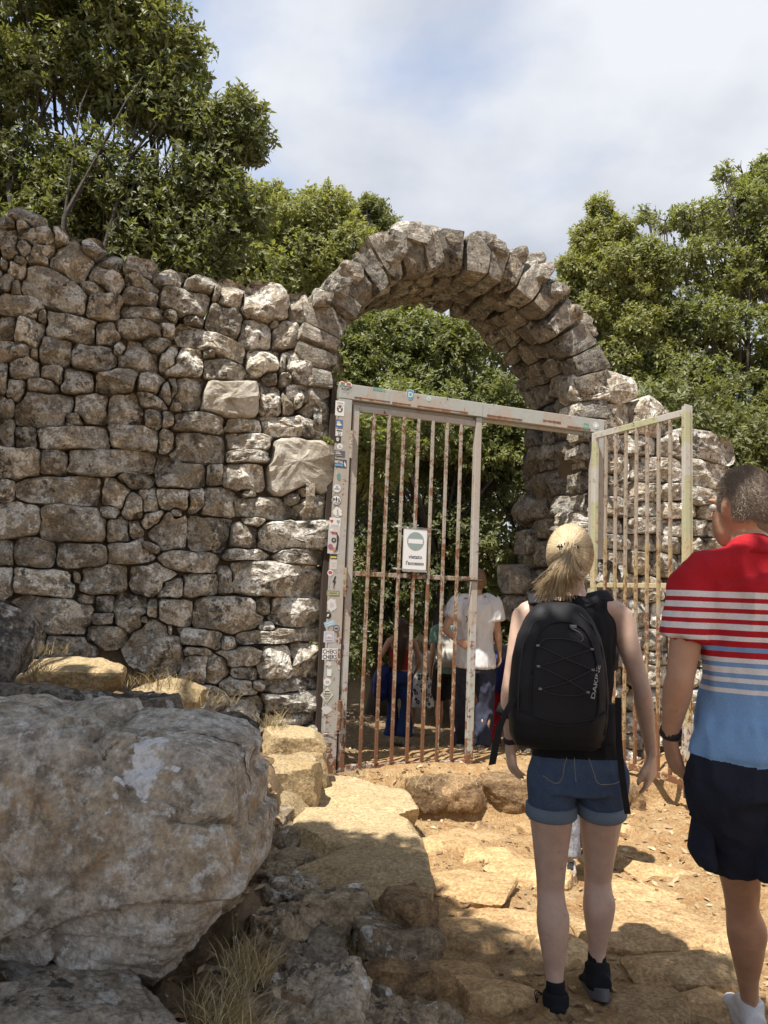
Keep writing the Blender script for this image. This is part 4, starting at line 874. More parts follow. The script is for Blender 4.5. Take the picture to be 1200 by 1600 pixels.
for v_, its in [(772, [('poly', rect(6, 22), Wh)]), (815, [('poly', circ(6), Bk), ('poly', circ(4.8), (.3, .45, .6)), ('poly', circ(2.8), Wh)]), (838, [('poly', rect(12, 14), (.5, .52, .56)), ('poly', rect(8, 1, 0, 3), Gy)]), (905, [('poly', circ(4), Yl), ('poly', circ(2.2), Gy)]), (917, [('poly', rect(9, 10), Bl), ('poly', rect(5, 5), Wh)])]:
    plate('sticker', post_r, 931 - (v_ - 700) * 0.012, v_, its, k=1 / 176.0)
for c in gate.children: c.location = Vector(c.location) - gate.location
# wires tying the leaf to the post
for z in (0.42,):
    m = MB(); m.tube([(*wp(-0.01, z, 0.034), 0.002), (*wp(0.05, z - 0.006, 0.035), 0.002), (*wp(0.115, z + 0.004, 0.05), 0.002), (*wp(0.18, z + 0.006, 0.034), 0.002)], 5)
    tag(m.build('tie_wire', M['wire'], smooth=True), 'thin wire tied round the left post near its foot', 'wire')
# sign
sg = thing('no_entry_sign', 'white no-entry sign with grey disc wired to the closed gate leaf', 'sign', tuple(wp(0.72, 1.9, 0.03)))
s_, z_ = px_wall(648.5, 860, 0.03)
m = MB(); m.box(wp(s_, z_, 0.0265), AXW, (0.103, 0.0022, 0.172), 0, 0.0006); panel = m.build('panel', fc((.55, .56, .56)), sg)
def splate(name, items, par):
    return plate(name, par, 648.5, 860, items, off=0.0295, k=1.0, lift=0.0006)
splate('face', [('poly', rect(0.196, 0.334), (.72, .73, .74))], sg)
o = splate('disc', [('poly', [(0, 0), (0, 0), (0, 0)], (.72, .73, .74)), ('poly', circ(0.074, 40, 0.002, 0.072), (.255, .33, .325)), ('poly', rect(0.126, 0.036, 0.002, 0.072), (.72, .73, .74))], sg)
splate('lettering', [('poly', [(0, 0), (0, 0), (0, 0)], (.72, .73, .74)), ('text', 'vietato', 0.031, (.05, .05, .06), 0.004, -0.052, 0, 0.118), ('text', "l'accesso", 0.031, (.05, .05, .06), 0.002, -0.101, 0, 0.16)], sg)
m = MB()
for z in (z_ + 0.18, z_ - 0.155):
    for dz_ in (0, 0.008):
        m.tube([(*wp(s_ - 0.19, z + dz_, 0.022), 0.0016), (*wp(s_ - 0.1, z - 0.004 + dz_, 0.031), 0.0016), (*wp(s_ + 0.1, z - 0.006 + dz_, 0.031), 0.0016), (*wp(s_ + (0.22 if z > z_ else 0.12), z - dz_, 0.022), 0.0016)], 5)
m.tube([(*wp(s_ + 0.1, z_ - 0.16, 0.03), 0.0016), (*wp(s_ + 0.14, z_ - 0.22, 0.04), 0.0016)], 5)
m.build('wire', M['wire'], sg, smooth=True)
for c in sg.children: c.location = Vector(c.location) - sg.location
# ------------------------------------------------------------------ trees
def leaf_cloud(clumps, n_sprig, L, seed, gap=-0.25, k=8, thin=1.0):
    rg = np.random.RandomState(seed); C = np.array([c[0] for c in clumps]); Rr = np.array([c[1] for c in clumps])
    w = Rr ** 2; w = w / w.sum(); idx = rg.choice(len(clumps), n_sprig, p=w)
    d = rg.normal(size=(n_sprig, 3)); d /= np.linalg.norm(d, axis=1)[:, None]
    lump = 1 + 0.28 * noise3(d * 2.2 + idx[:, None] * 9.1, seed)
    rad = Rr[idx] * lump * (0.35 + 0.65 * rg.rand(n_sprig) ** 0.45)
    pos = C[idx] + d * rad[:, None] * np.array([1, 1, 0.88])
    g = fbm(pos * 1.7, seed + 5, 3)
    ok = g > gap; pos, d = pos[ok], d[ok]; n = len(pos)
    ax = d * 0.75 + np.array([0, 0, 0.45]) + rg.normal(size=(n, 3)) * 0.45; ax /= np.linalg.norm(ax, axis=1)[:, None]
    ref = np.where(np.abs(ax[:, 2:3]) < 0.9, [[0, 0, 1.0]], [[1.0, 0, 0]]); e1 = np.cross(ax, ref); e1 /= np.linalg.norm(e1, axis=1)[:, None]; e2 = np.cross(ax, e1)
    az = (np.arange(k) * 2.4)[None] + rg.uniform(0, 6.28, (n, 1)) + rg.normal(size=(n, k)) * 0.3
    tl = np.radians(rg.uniform(28, 88, (n, k))); ct, st = np.cos(tl)[..., None], np.sin(tl)[..., None]
    pr = e1[:, None] * np.cos(az)[..., None] + e2[:, None] * np.sin(az)[..., None]
    ld = ax[:, None] * ct + pr * st; ld[..., 2] -= 0.12
    nl = ax[:, None] * st - pr * ct
    sd = np.cross(ld, nl); sd /= np.linalg.norm(sd, axis=-1)[..., None] + 1e-9
    le = (L * rg.uniform(0.5, 1.35, (n, k)))[..., None]
    base = pos[:, None] + ax[:, None] * (rg.uniform(-1.2, 0.6, (n, k))[..., None] * L)
    wd_ = le * rg.uniform(0.17, 0.25, (n, k))[..., None]
    v0 = base; v1 = base + ld * le * 0.48 + sd * wd_ + nl * le * 0.06; v2 = base + ld * le - nl * le * 0.05; v3 = base + ld * le * 0.48 - sd * wd_ + nl * le * 0.06
    V = np.stack([v0, v1, v2, v3], 2).reshape(-1, 3)
    return V, np.arange(len(V)).reshape(-1, 4)
def tree(name, label, base, clumps, n_sprig, L, mat, seed, group=None, trunk=0.16, gap=-0.25, twigs=5, cat='tree', fork=0.45):
    rg = np.random.RandomState(seed + 1); base = np.array(base, float); t = thing(name, label, cat, tuple(base), group)
    V, F = leaf_cloud(clumps, n_sprig, L, seed, gap)
    obj('crown', V - base, F, mat, t, smooth=False)
    m = MB(); cen = np.mean([c[0] for c in clumps], 0); top = base + (cen - base) * fork
    n = 7; pts = []
    for i in range(n):
        f = i / (n - 1); p = base + (top - base) * f + np.append(rg.normal(size=2) * 0.06 * math.sin(f * 3.1), 0); pts.append((*(p - base), trunk * (1.25 - 0.55 * f)))
    pts[0] = (0, 0, -0.3, trunk * 1.6)
    m.tube(pts, 10); m.build('trunk', M['bark'], t, smooth=True)
    b = MB()
    for c, r in clumps:
        mid = top + (c - top) * 0.5 + rg.normal(size=3) * 0.18 * np.linalg.norm(c - top) * 0.5
        q = [top, top + (mid - top) * 0.5 + rg.normal(size=3) * 0.05, mid, mid + (c - mid) * 0.6 + rg.normal(size=3) * 0.06, c]
        r0 = trunk * 0.27
        b.tube([(*(x - base), r0 * (1 - 0.2 * i)) for i, x in enumerate(q)], 6, cap=False)
        for _ in range(twigs):
            d = rg.normal(size=3); d[2] = abs(d[2]) * 0.7; d /= np.linalg.norm(d); s = q[rg.choice([2, 3, 4])]; e = c + d * r * 0.75; mm = (s + e) / 2 + rg.normal(size=3) * 0.12 * r
            b.tube([(*(s - base), r0 * 0.3), (*(mm - base), r0 * 0.2), (*(e - base), r0 * 0.06)], 5, cap=False)
    b.build('branches', M['bark'], t, smooth=True)
    return t
def cl(rows, Y): return [(atY(u, v, Y + dy), r) for u, v, r, dy in [(*q, 0) if len(q) == 3 else q for q in rows]]
GA = 'oaks beyond the wall'
tree('oak_tree', 'large dark evergreen oak overhanging the wall at the upper left', (-3.6, 7.6, 0.8), cl([(40,40,.75),(150,30,.75),(235,55,.52),(285,95,.34),(100,110,.5),(190,130,.5),(265,165,.42),(320,195,.36),(372,185,.33),(392,222,.24),(345,235,.3),
  (50,265,.5),(170,285,.55),(110,330,.5),(270,290,.45),(330,300,.4),(250,350,.5),(340,370,.4),(60,380,.55),(170,400,.5),(300,420,.45),(390,330,.25),(-80,60,.9),(-90,260,.8),(-80,400,.7),(80,-70,.8),(200,-40,.5),(20,170,.35)], 7.5), 17500, 0.075, M['leaf_dark'], 11, GA, 0.16, -0.5, 7)
tree('oak_tree', 'broad yellow-green oak between the dark oak and the arch', (-1.3, 11.5, 0.6), cl([(470,360,.6),(515,335,.42),(440,400,.55),(540,390,.5),(490,318,.25),(585,420,.35),(405,330,.4),(490,430,.65),(400,400,.5),(560,450,.5),(440,470,.6),(355,420,.5),(620,470,.5),(430,305,.2),(360,300,.35)], 11), 13000, 0.072, M['leaf_light'], 22, GA, 0.14, -0.7)
tree('oak_tree', 'small dark treetop poking up just left of the arch crown', (0.0, 14.2, 1.2), cl([(585,330,.26),(603,355,.3),(570,365,.28),(560,330,.18),(592,395,.4),(575,315,.14),(612,385,.25)], 13.5), 1900, 0.075, M['leaf_dark'], 33, GA, 0.1, -0.6)
tree('oak_tree', 'bright oak filling the view under the arch crown', (0.9, 11.3, -0.2), cl([(565,570,.5),(630,545,.45),(700,560,.45),(760,600,.5),(610,610,.55),(690,640,.6),(790,650,.5),(560,650,.5),(820,700,.5),(735,690,.6),(540,600,.4),(660,520,.4),(600,520,.4),(720,525,.4),(780,560,.45),(820,610,.45),(560,530,.4),(850,650,.5)], 10.6), 12500, 0.074, M['leaf_mid'], 44, GA, 0.13, -0.4)
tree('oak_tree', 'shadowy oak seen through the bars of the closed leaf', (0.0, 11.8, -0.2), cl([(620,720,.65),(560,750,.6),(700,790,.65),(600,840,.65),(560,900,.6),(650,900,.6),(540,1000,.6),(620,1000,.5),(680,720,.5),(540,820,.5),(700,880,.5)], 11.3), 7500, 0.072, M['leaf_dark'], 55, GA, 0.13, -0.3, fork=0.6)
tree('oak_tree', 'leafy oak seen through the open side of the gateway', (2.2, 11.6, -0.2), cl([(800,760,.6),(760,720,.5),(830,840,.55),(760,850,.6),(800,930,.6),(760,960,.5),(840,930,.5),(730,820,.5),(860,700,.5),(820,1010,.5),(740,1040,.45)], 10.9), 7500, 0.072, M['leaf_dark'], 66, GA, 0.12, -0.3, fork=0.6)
tree('oak_tree', 'slender oak with a pointed top right of the arch', (3.9, 11.9, 0.3), cl([(938,325,.22),(925,375,.35),(965,365,.3),(900,420,.3),(950,430,.5),(1000,445,.45),(925,490,.4),(985,510,.5),(1020,560,.45),(960,560,.45),(1000,620,.5),(1040,650,.5),(885,450,.2),(990,395,.25)], 11.5), 12000, 0.07, M['leaf_light'], 77, GA, 0.12, -0.62)
tree('oak_tree', 'tall dense oak at the upper right edge', (5.6, 11.9, 0.4), cl([(1150,330,.55),(1100,345,.4),(1185,290,.38),(1065,400,.38),(1120,420,.55),(1190,420,.6),(1040,345,.22),(1020,400,.35),(1040,420,.4),(1010,330,.2),(1070,340,.28),(1160,270,.25),(1195,260,.2),(1100,510,.55),(1180,530,.65),(1060,490,.4),(1130,610,.6),(1195,640,.65),(1070,590,.5),(1110,700,.55),(1180,730,.6),(1260,380,.9),(1270,600,.9),(1050,690,.4),(1130,270,.18)], 11.3), 17500, 0.074, M['leaf_mid'], 88, GA, 0.15, -0.6)
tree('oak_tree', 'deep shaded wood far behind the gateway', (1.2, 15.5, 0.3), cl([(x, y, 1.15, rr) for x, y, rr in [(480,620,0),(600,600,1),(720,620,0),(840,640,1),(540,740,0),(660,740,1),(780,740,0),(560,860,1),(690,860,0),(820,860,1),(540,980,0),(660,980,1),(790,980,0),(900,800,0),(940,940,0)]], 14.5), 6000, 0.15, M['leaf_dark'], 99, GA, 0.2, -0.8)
tree('oak_tree', 'pale oak foliage low behind the left wall top', (-3.2, 10.8, 0.8), cl([(x, y, .8) for x, y in [(60,330),(180,350),(300,380),(120,430),(250,450),(20,430),(380,450),(-60,330)]], 10.5), 3000, 0.095, M['leaf_light'], 111, GA, 0.15, -0.5)
tree('oak_tree', 'dark oak low behind the right wall beside the man', (6.2, 10.5, 0.5), cl([(x, y, .6) for x, y in [(1080,640),(1140,680),(1190,700),(1120,740),(1200,780),(1060,720),(1250,720),(1000,660)]], 9.8), 3600, 0.085, M['leaf_dark'], 122, GA, 0.15, -0.5)
tree('oak_tree', 'young oak just behind the wall left of the gateway', (-1.1, 8.3, 0.2), [(A_, r) for A_, r in [(np.array([-.6, 7.6, 3.0]), .5), (np.array([-.2, 8.3, 3.1]), .5), (np.array([-1.0, 8.0, 3.1]), .6), (np.array([-.4, 9.0, 3.3]), .6), (np.array([.3, 9.3, 3.6]), .55), (np.array([-.1, 7.6, 2.8]), .35)]], 3000, 0.085, M['leaf_mid'], 144, GA, 0.1, -0.4)
# sprigs of weed on the wall, each a small plant
for u, v, Y, r, lab in [(527, 585, 5.95, .035, 'tiny green weed at the top corner of the gate post'), (512, 690, 5.9, .03, 'tiny green weed between wall and gate post')]:
    p = atY(u, v, Y); V, F = leaf_cloud([(p, r)], 26, 0.03, 5, -2); tag(obj('weed', V - p, F, M['leaf_light'], loc=tuple(p), smooth=False), lab, 'plant')
# the oak behind the viewer whose shade falls on the foreground
def shade(px, py, h, r, pz=0.0):
    t = h / TOSUN[2]; return (np.array([px, py, pz]) + TOSUN * t, r)
YB = lambda x: float(np.interp(x, [-3, -1, -.45, -.1, .15, .35, .8, 1.1, 1.3, 1.6, 2.6], [4.5, 4.45, 4.3, 4.2, 3.85, 3.15, 3.2, 3.25, 3.0, 2.8, 2.65]))
rgs = np.random.RandomState(14); sc_ = []
for back, r, st in ((0.2, .22, .26), (0.55, .34, .42), (1.15, .5, .7), (2.1, .75, 1.0)):
    for x in np.arange(-2.8, 2.6, st): sc_.append(shade(x + rgs.uniform(-.06, .06), YB(x) - back + rgs.uniform(-.06, .06), rgs.uniform(4.3, 5.6), r * rgs.uniform(.85, 1.1)))
_old = [shade(x, y, h, r) for x, y, h, r in [(-1.6,1.4,4.6,.9),(-0.9,2.1,5.0,.8),(-0.2,2.0,4.6,.75),(0.5,1.9,4.9,.75),(1.2,1.7,4.7,.8),(2.0,1.8,5.0,.8),(0.1,2.75,5.3,.5),(-0.45,3.1,5.2,.5),(0.75,2.45,5.4,.42),(1.35,2.35,5.2,.4),(-1.3,2.8,4.9,.7),(-2.0,2.6,5.2,.9),(0.2,1.0,4.8,.9),(1.4,0.9,4.9,.9),(-1.0,0.9,4.8,1.0),(-0.35,3.55,5.5,.3),(0.12,3.3,5.6,.26),(1.9,2.4,5.3,.35)]]
sc_ += [shade(x, y, h, r, pz) for x, y, pz, h, r in [(-2.5,5.0,3.2,3.0,.5),(-2.0,5.25,3.2,3.2,.4),(-2.9,4.7,2.4,3.4,.6),(-1.6,5.35,2.4,3.6,.3),(-2.2,5.1,2.0,4.0,.4)]]
tree('oak_tree', 'oak behind the viewer casting dappled shade on the foreground', (-4.2, -1.6, 0.0), sc_, 4600, 0.23, M['leaf_dark'], 133, None, 0.22, -0.95, 2)
# ------------------------------------------------------------------ people
def skin_mat(name, c, red):
    k = NT(name); v = k.coord(False); n = k.noise(v, 9, 5, 0.6); n2 = k.noise(v, 160, 4, 0.7)
    col = k.mix(k.ramp(n, [(0.3, 0.0), (0.7, 1.0)]), c, red); sp = k.noise(v, 38, 3, 0.5); col = k.mix(k.ramp(sp, [(0.66, 0.0), (0.72, 0.45)]), col, tuple(x * 0.62 for x in red)); col = k.mix(1.0, col, k.ramp(k.noise(v, 24, 4), [(0.3, 0.9), (0.7, 1.08)]), 'MULTIPLY'); b = k.bump(n2, 0.12, 0.002)
    x = k.bsdf(col, 0.5, b, Subsurface_Weight=0.12, Specular_IOR_Level=0.35); x.inputs['Subsurface Radius'].default_value = (0.012, 0.005, 0.003); return k.m
def cloth_mat(name, c, c2=None, scale=260, rough=0.9, bump=0.25, big=6.0, sheen=0.0):
    k = NT(name); v = k.coord(False); n = k.noise(v, big, 5, 0.6); n2 = k.noise(v, scale, 2, 0.6)
    col = k.mix(k.ramp(n, [(0.3, 0.0), (0.7, 1.0)]), c, c2 or tuple(x * 0.8 for x in c)); col = k.mix(1.0, col, k.ramp(n2, [(0.3, 0.85), (0.7, 1.12)]), 'MULTIPLY')
    k.bsdf(col, rough, k.bump(n2, bump, 0.002), Specular_IOR_Level=0.25, Sheen_Weight=sheen); return k.m
M['skin_w'] = skin_mat('pale skin', (0.57, 0.405, 0.315), (0.54, 0.36, 0.275)); M['skin_m'] = skin_mat('tanned skin', (0.52, 0.31, 0.2), (0.47, 0.255, 0.165)); M['skin_t'] = skin_mat('fair tan skin', (0.5, 0.3, 0.2), (0.46, 0.26, 0.17))
M['black_cloth'] = cloth_mat('black cotton', (0.014, 0.014, 0.017), (0.01, 0.01, 0.012)); M['navy'] = cloth_mat('navy cotton', (0.02, 0.024, 0.04), (0.014, 0.017, 0.03)); M['navy_pants'] = cloth_mat('slate navy nylon', (0.03, 0.035, 0.06), (0.045, 0.05, 0.08))
M['white_cloth'] = cloth_mat('white cotton', (0.74, 0.74, 0.76), (0.68, 0.68, 0.7)); M['red_cloth'] = cloth_mat('red cotton', (0.42, 0.015, 0.025)); M['teal'] = cloth_mat('sage green cotton', (0.18, 0.32, 0.26)); M['jeans'] = cloth_mat('dark blue jeans', (0.02, 0.04, 0.13)); M['bluejacket'] = cloth_mat('blue nylon', (0.012, 0.02, 0.12), rough=0.5)
M['greypants'] = cloth_mat('grey patterned cotton', (0.32, 0.33, 0.36), (0.12, 0.12, 0.14), big=60); M['dark_skirt'] = cloth_mat('dark shorts', (0.02, 0.018, 0.018)); M['cream'] = cloth_mat('off white canvas', (0.5, 0.48, 0.43), (0.42, 0.4, 0.36))
M['pack'] = cloth_mat('black pack nylon', (0.012, 0.012, 0.015), (0.017, 0.017, 0.02), 420, 0.6, 0.35); M['pack2'] = cloth_mat('matt black pack panel', (0.018, 0.018, 0.022), (0.014, 0.014, 0.017), 300, 0.75, 0.3)
def denim():
    k = NT('blue denim'); v = k.coord(False); n = k.noise(v, 5, 6, 0.6); st = k.n('ShaderNodeMapping'); st.inputs['Scale'].default_value = (420, 420, 160); k.l(v, st.inputs[0]); n2 = k.noise(st.outputs[0], 1, 3)
    c = k.mix(k.ramp(n, [(0.35, 0.0), (0.68, 1.0)]), (0.028, 0.05, 0.105), (0.075, 0.115, 0.185)); c = k.mix(1.0, c, k.ramp(n2, [(0.3, 0.65), (0.7, 1.35)]), 'MULTIPLY'); k.bsdf(c, 0.9, k.bump(n2, 0.3, 0.002)); return k.m
M['denim'] = denim(); M['denim_cuff'] = cloth_mat('pale denim turn-up', (0.16, 0.21, 0.27)); M['stitch'] = flat('denim stitching', (0.3, 0.27, 0.22), 0.8)
def leopard():
    k = NT('leopard print'); v = k.coord(False); d = k.voro(v, 17, 'F1'); c = k.ramp(d, [(0.0, (0.3, 0.26, 0.22)), (0.2, (0.02, 0.02, 0.02)), (0.42, (0.48, 0.45, 0.42))], 'CONSTANT'); k.bsdf(c, 0.9); return k.m
M['leopard'] = leopard()
def hair_mat(name, a, b, rough=0.42):
    k = NT(name); g = k.n('ShaderNodeNewGeometry'); v = k.coord(False); st = k.n('ShaderNodeMapping'); st.inputs['Scale'].default_value = (160, 160, 14); k.l(v, st.inputs[0]); n = k.noise(st.outputs[0], 1, 5)
    c = k.mix(g.outputs['Random Per Island'], a, b); c = k.mix(k.ramp(n, [(0.3, 0.0), (0.7, 0.6)]), c, tuple(x * 0.6 for x in a)); k.bsdf(c, rough, k.bump(n, 0.3, 0.003), Specular_IOR_Level=0.4); return k.m
M['blonde'] = hair_mat('blonde hair', (0.46, 0.34, 0.19), (0.72, 0.61, 0.42)); M['blonde_root'] = hair_mat('dark blonde roots', (0.36, 0.26, 0.14), (0.4, 0.29, 0.16)); M['brown'] = hair_mat('brown hair', (0.05, 0.028, 0.018), (0.12, 0.07, 0.04)); M['greybrown'] = hair_mat('grey brown cropped hair', (0.2, 0.155, 0.12), (0.5, 0.43, 0.36), 0.6); M['sandy'] = hair_mat('sandy hair', (0.2, 0.12, 0.06), (0.36, 0.25, 0.14)); M['grey'] = hair_mat('grey hair', (0.25, 0.23, 0.21), (0.4, 0.38, 0.36))
M['rubber'] = flat('black rubber', (0.02, 0.02, 0.022), 0.6); M['sole'] = flat('grey rubber sole', (0.11, 0.11, 0.12), 0.8); M['whiteshoe'] = cloth_mat('white leather shoe', (0.66, 0.66, 0.66), rough=0.5); M['tansole'] = flat('tan rubber sole', (0.4, 0.3, 0.2), 0.8); M['greyshoe'] = cloth_mat('grey mesh shoe', (0.3, 0.32, 0.34))

A = np.array
def ell(c, rx, ry, rz, n=9):
    t = np.linspace(-1, 1, n); t = np.sin(t * math.pi / 2) * 0.999
    return [(c[0], c[1], c[2] + rz * q, rx * math.sqrt(1 - q * q) + 1e-4, ry * math.sqrt(1 - q * q) + 1e-4) for q in t]
def limb(pts, rad, sub=5):
    """smooth curve through joints with radii"""
    P = A([list(p)[:3] for p in pts]); n = len(P); t = np.arange(n); tt = np.linspace(0, n - 1, (n - 1) * sub + 1)
    R_ = A([r if isinstance(r, (tuple, list)) else (r, r) for r in rad], float); out = []
    Q = np.hstack([P, R_])
    E_ = np.vstack([2 * Q[0] - Q[1], Q, 2 * Q[-1] - Q[-2]])
    for q in tt:
        i = min(int(q), n - 2); f = q - i; a, b, c, d = E_[i], E_[i + 1], E_[i + 2], E_[i + 3]
        v = 0.5 * (2 * b + (c - a) * f + (2 * a - 5 * b + 4 * c - d) * f * f + (3 * b - a - 3 * c + d) * f ** 3); out.append(tuple(v))
    return out
def blob(name, tubes, mat, parent, base, voxel=0.007, smooth=5, folds=0.0, fs=(9, 9, 5), seed=1, segs=18, adjust=None):
    m = MB()
    for t in tubes: m.tube(t, segs)
    V = np.vstack(m.V) - base
    me = mesh_np(name, V, np.vstack(m.F), np.vstack(m.T)); o = link(name, me)
    md = o.modifiers.new('r', 'REMESH'); md.mode = 'VOXEL'; md.voxel_size = voxel; md.use_smooth_shade = True
    if smooth: s = o.modifiers.new('s', 'SMOOTH'); s.factor = 0.5; s.iterations = smooth
    dg = bpy.context.evaluated_depsgraph_get(); m2 = bpy.data.meshes.new_from_object(o.evaluated_get(dg)); m2.name = name
    o.modifiers.clear(); old = o.data; o.data = m2; bpy.data.meshes.remove(old)
    n = len(m2.vertices); co = np.empty(n * 3, np.float32); m2.vertices.foreach_get('co', co); co = co.reshape(-1, 3).astype(float)
    if folds:
        no = np.empty(n * 3, np.float32); m2.vertices.foreach_get('normal', no); no = no.reshape(-1, 3)
        f = fbm(co * A(fs) + seed * 7.7, seed, 3); f = 1 - np.abs(f) * 2.2
        co = co + no * (f * folds)[:, None]
    if adjust is not None: co = adjust(co)
    m2.vertices.foreach_set('co', co.astype(np.float32).ravel()); m2.update()
    m2.polygons.foreach_set('use_smooth', np.ones(len(m2.polygons), bool))
    m2.materials.clear(); m2.materials.append(mat); o.parent = parent; return o
def unit(v): v = np.asarray(v, float); return v / (np.linalg.norm(v) + 1e-9)
def hand(w, d, n, thumb, k=1.0, curl=25):
    """w wrist, d finger direction, n palm normal, thumb: side direction"""
    d = unit(d); n = unit(n - d * (n @ d)); t = unit(thumb - d * (thumb @ d) - n * (thumb @ n)); out = []
    for i, (ln, sp) in enumerate([(.072, .029), (.08, .0095), (.074, -.0095), (.058, -.027)]):
        kn = w + (d * (.088 - abs(sp) * 0.25) + t * sp) * k; out.append([(*(w + t * sp * 0.45 * k), .0125 * k), (*((w + kn) / 2 + t * sp * 0.15 * k), .0125 * k), (*kn, .0105 * k)])
        p = kn; pts = [(*p, .0098 * k)]; a = math.radians(curl * (0.6 + 0.25 * i)); dd = unit(d + t * sp * 3)
        for f, r in ((.45, .0088), (.32, .008), (.23, .0062)):
            dd_ = dd * math.cos(a) + n * math.sin(a); p = p + dd_ * ln * f * k; pts.append((*p, r * k)); a += math.radians(curl * 0.8)
        out.append(pts)
    b = w + (d * .02 + t * .02) * k; p1 = b + (d * .035 + t * .028 + n * .012) * k; p2 = p1 + (d * .032 + t * .006 + n * .01) * k; p3 = p2 + (d * .022 - t * .003 + n * .006) * k
    out.append([(*b, .013 * k), (*p1, .0118 * k), (*p2, .0098 * k), (*p3, .0068 * k)])
    return out
def leg_tube(h, kn, an, k, back, thick=1.0):
    rows = [(h, .082), (h + (kn - h) * .3, .077), (h + (kn - h) * .62, .062), (kn + (h - kn) * .1, .05), (kn, .0475), (kn + (an - kn) * .12 + back * .006, .049), (kn + (an - kn) * .3 + back * .016, .0555), (kn + (an - kn) * .5 + back * .012, .047), (kn + (an - kn) * .75, .033), (an + (kn - an) * .06, .0285), (an, .031)]
    return limb([r[0] for r in rows], [r[1] * k * thick for r in rows], 3)
def leg_extra(h, kn, an, k, back, thick=1.0):
    """hamstring tendons beside the hollow of the knee and the two heads of the calf"""
    out = []; s = np.cross(back, A([0, 0, 1.0]))
    for q in (-1, 1):
        out.append(limb([kn + (h - kn) * .45 + back * .03 * k + s * q * .02 * k, kn + (h - kn) * .16 + back * .026 * k + s * q * .03 * k, kn + back * .016 * k + s * q * .035 * k, kn + (an - kn) * .1 + s * q * .034 * k], [.034 * k * thick, .019 * k, .013 * k, .01 * k], 3))
        out.append(limb([kn + (an - kn) * .06 + back * .012 * k + s * q * .014 * k, kn + (an - kn) * .22 + back * .03 * k + s * q * .021 * k, kn + (an - kn) * (.4 + .03 * q) + back * .027 * k + s * q * .019 * k, kn + (an - kn) * .56 + back * .012 * k + s * q * .01 * k], [.022 * k, .034 * k * thick, .031 * k * thick, .018 * k], 3))
    out.append(limb([kn + (an - kn) * .6 + back * .014 * k, kn + (an - kn) * .85 + back * .022 * k, an + back * .026 * k], [.02 * k, .0105 * k, .013 * k], 3))
    return out
def arm_tube(s, e, w, k, thick=1.0):
    rows = [(s - (e - s) * .13, .02), (s - (e - s) * .07, .04), (s, .0495), (s + (e - s) * .22, .0475), (s + (e - s) * .55, .0405), (e + (s - e) * .1, .035), (e, .0345), (e + (w - e) * .22, .0365), (e + (w - e) * .6, .029), (w + (e - w) * .08, .0225), (w, .0235)]
    return limb([r[0] for r in rows], [r[1] * k * thick for r in rows], 3)
def shoe(an, toe_dir, up, k, mat, sole, parent, base, low=True, name='shoe'):
    d = unit(toe_dir); u = unit(up - d * (up @ d)); s = np.cross(d, u)
    heel = an - u * .075 * k - d * .035 * k
    body = [[(*(heel + u * .036 * k - d * .016 * k), .032 * k, .03 * k), (*(heel + u * .038 * k + d * .025 * k), .039 * k, .036 * k), (*(heel + d * .1 * k + u * .034 * k), .036 * k, .032 * k), (*(heel + d * .165 * k + u * .022 * k), .042 * k, .024 * k), (*(heel + d * .215 * k + u * .014 * k), .03 * k, .015 * k)],
            [(*(heel + d * .02 * k + u * .03 * k), .034 * k), (*(an - u * .005 * k - d * .004 * k), .04 * k), (*(an + u * .016 * k - d * .003 * k), .038 * k)], [(*(an - d * .005 * k), .035 * k), (*(heel + d * .12 * k + u * .04 * k), .03 * k)]]
    o = blob(name, body, mat, parent, base, 0.006, 4)
    m = MB(); outl = []
    for a in np.linspace(0, 2 * math.pi, 28, endpoint=False):
        x = math.cos(a); y = math.sin(a); wid = .036 + .011 * max(x, 0); outl.append(heel + d * (.088 + .138 * x * (abs(x) ** 0.15)) * k + s * y * wid * k)
    outl = A(outl); n = len(outl)
    V = np.vstack([outl - u * .004 * k, outl + u * .027 * k + 0 * u, [outl.mean(0) - u * .004 * k], [outl.mean(0) + u * .027 * k]]) - base
    i = np.arange(n); j = (i + 1) % n
    so_ = obj('sole', V, np.stack([i, j, n + j, n + i], 1), sole, o, np.concatenate([np.stack([j, i, np.full(n, 2 * n)], 1), np.stack([n + i, n + j, np.full(n, 2 * n + 1)], 1)]), smooth=False)
    return o
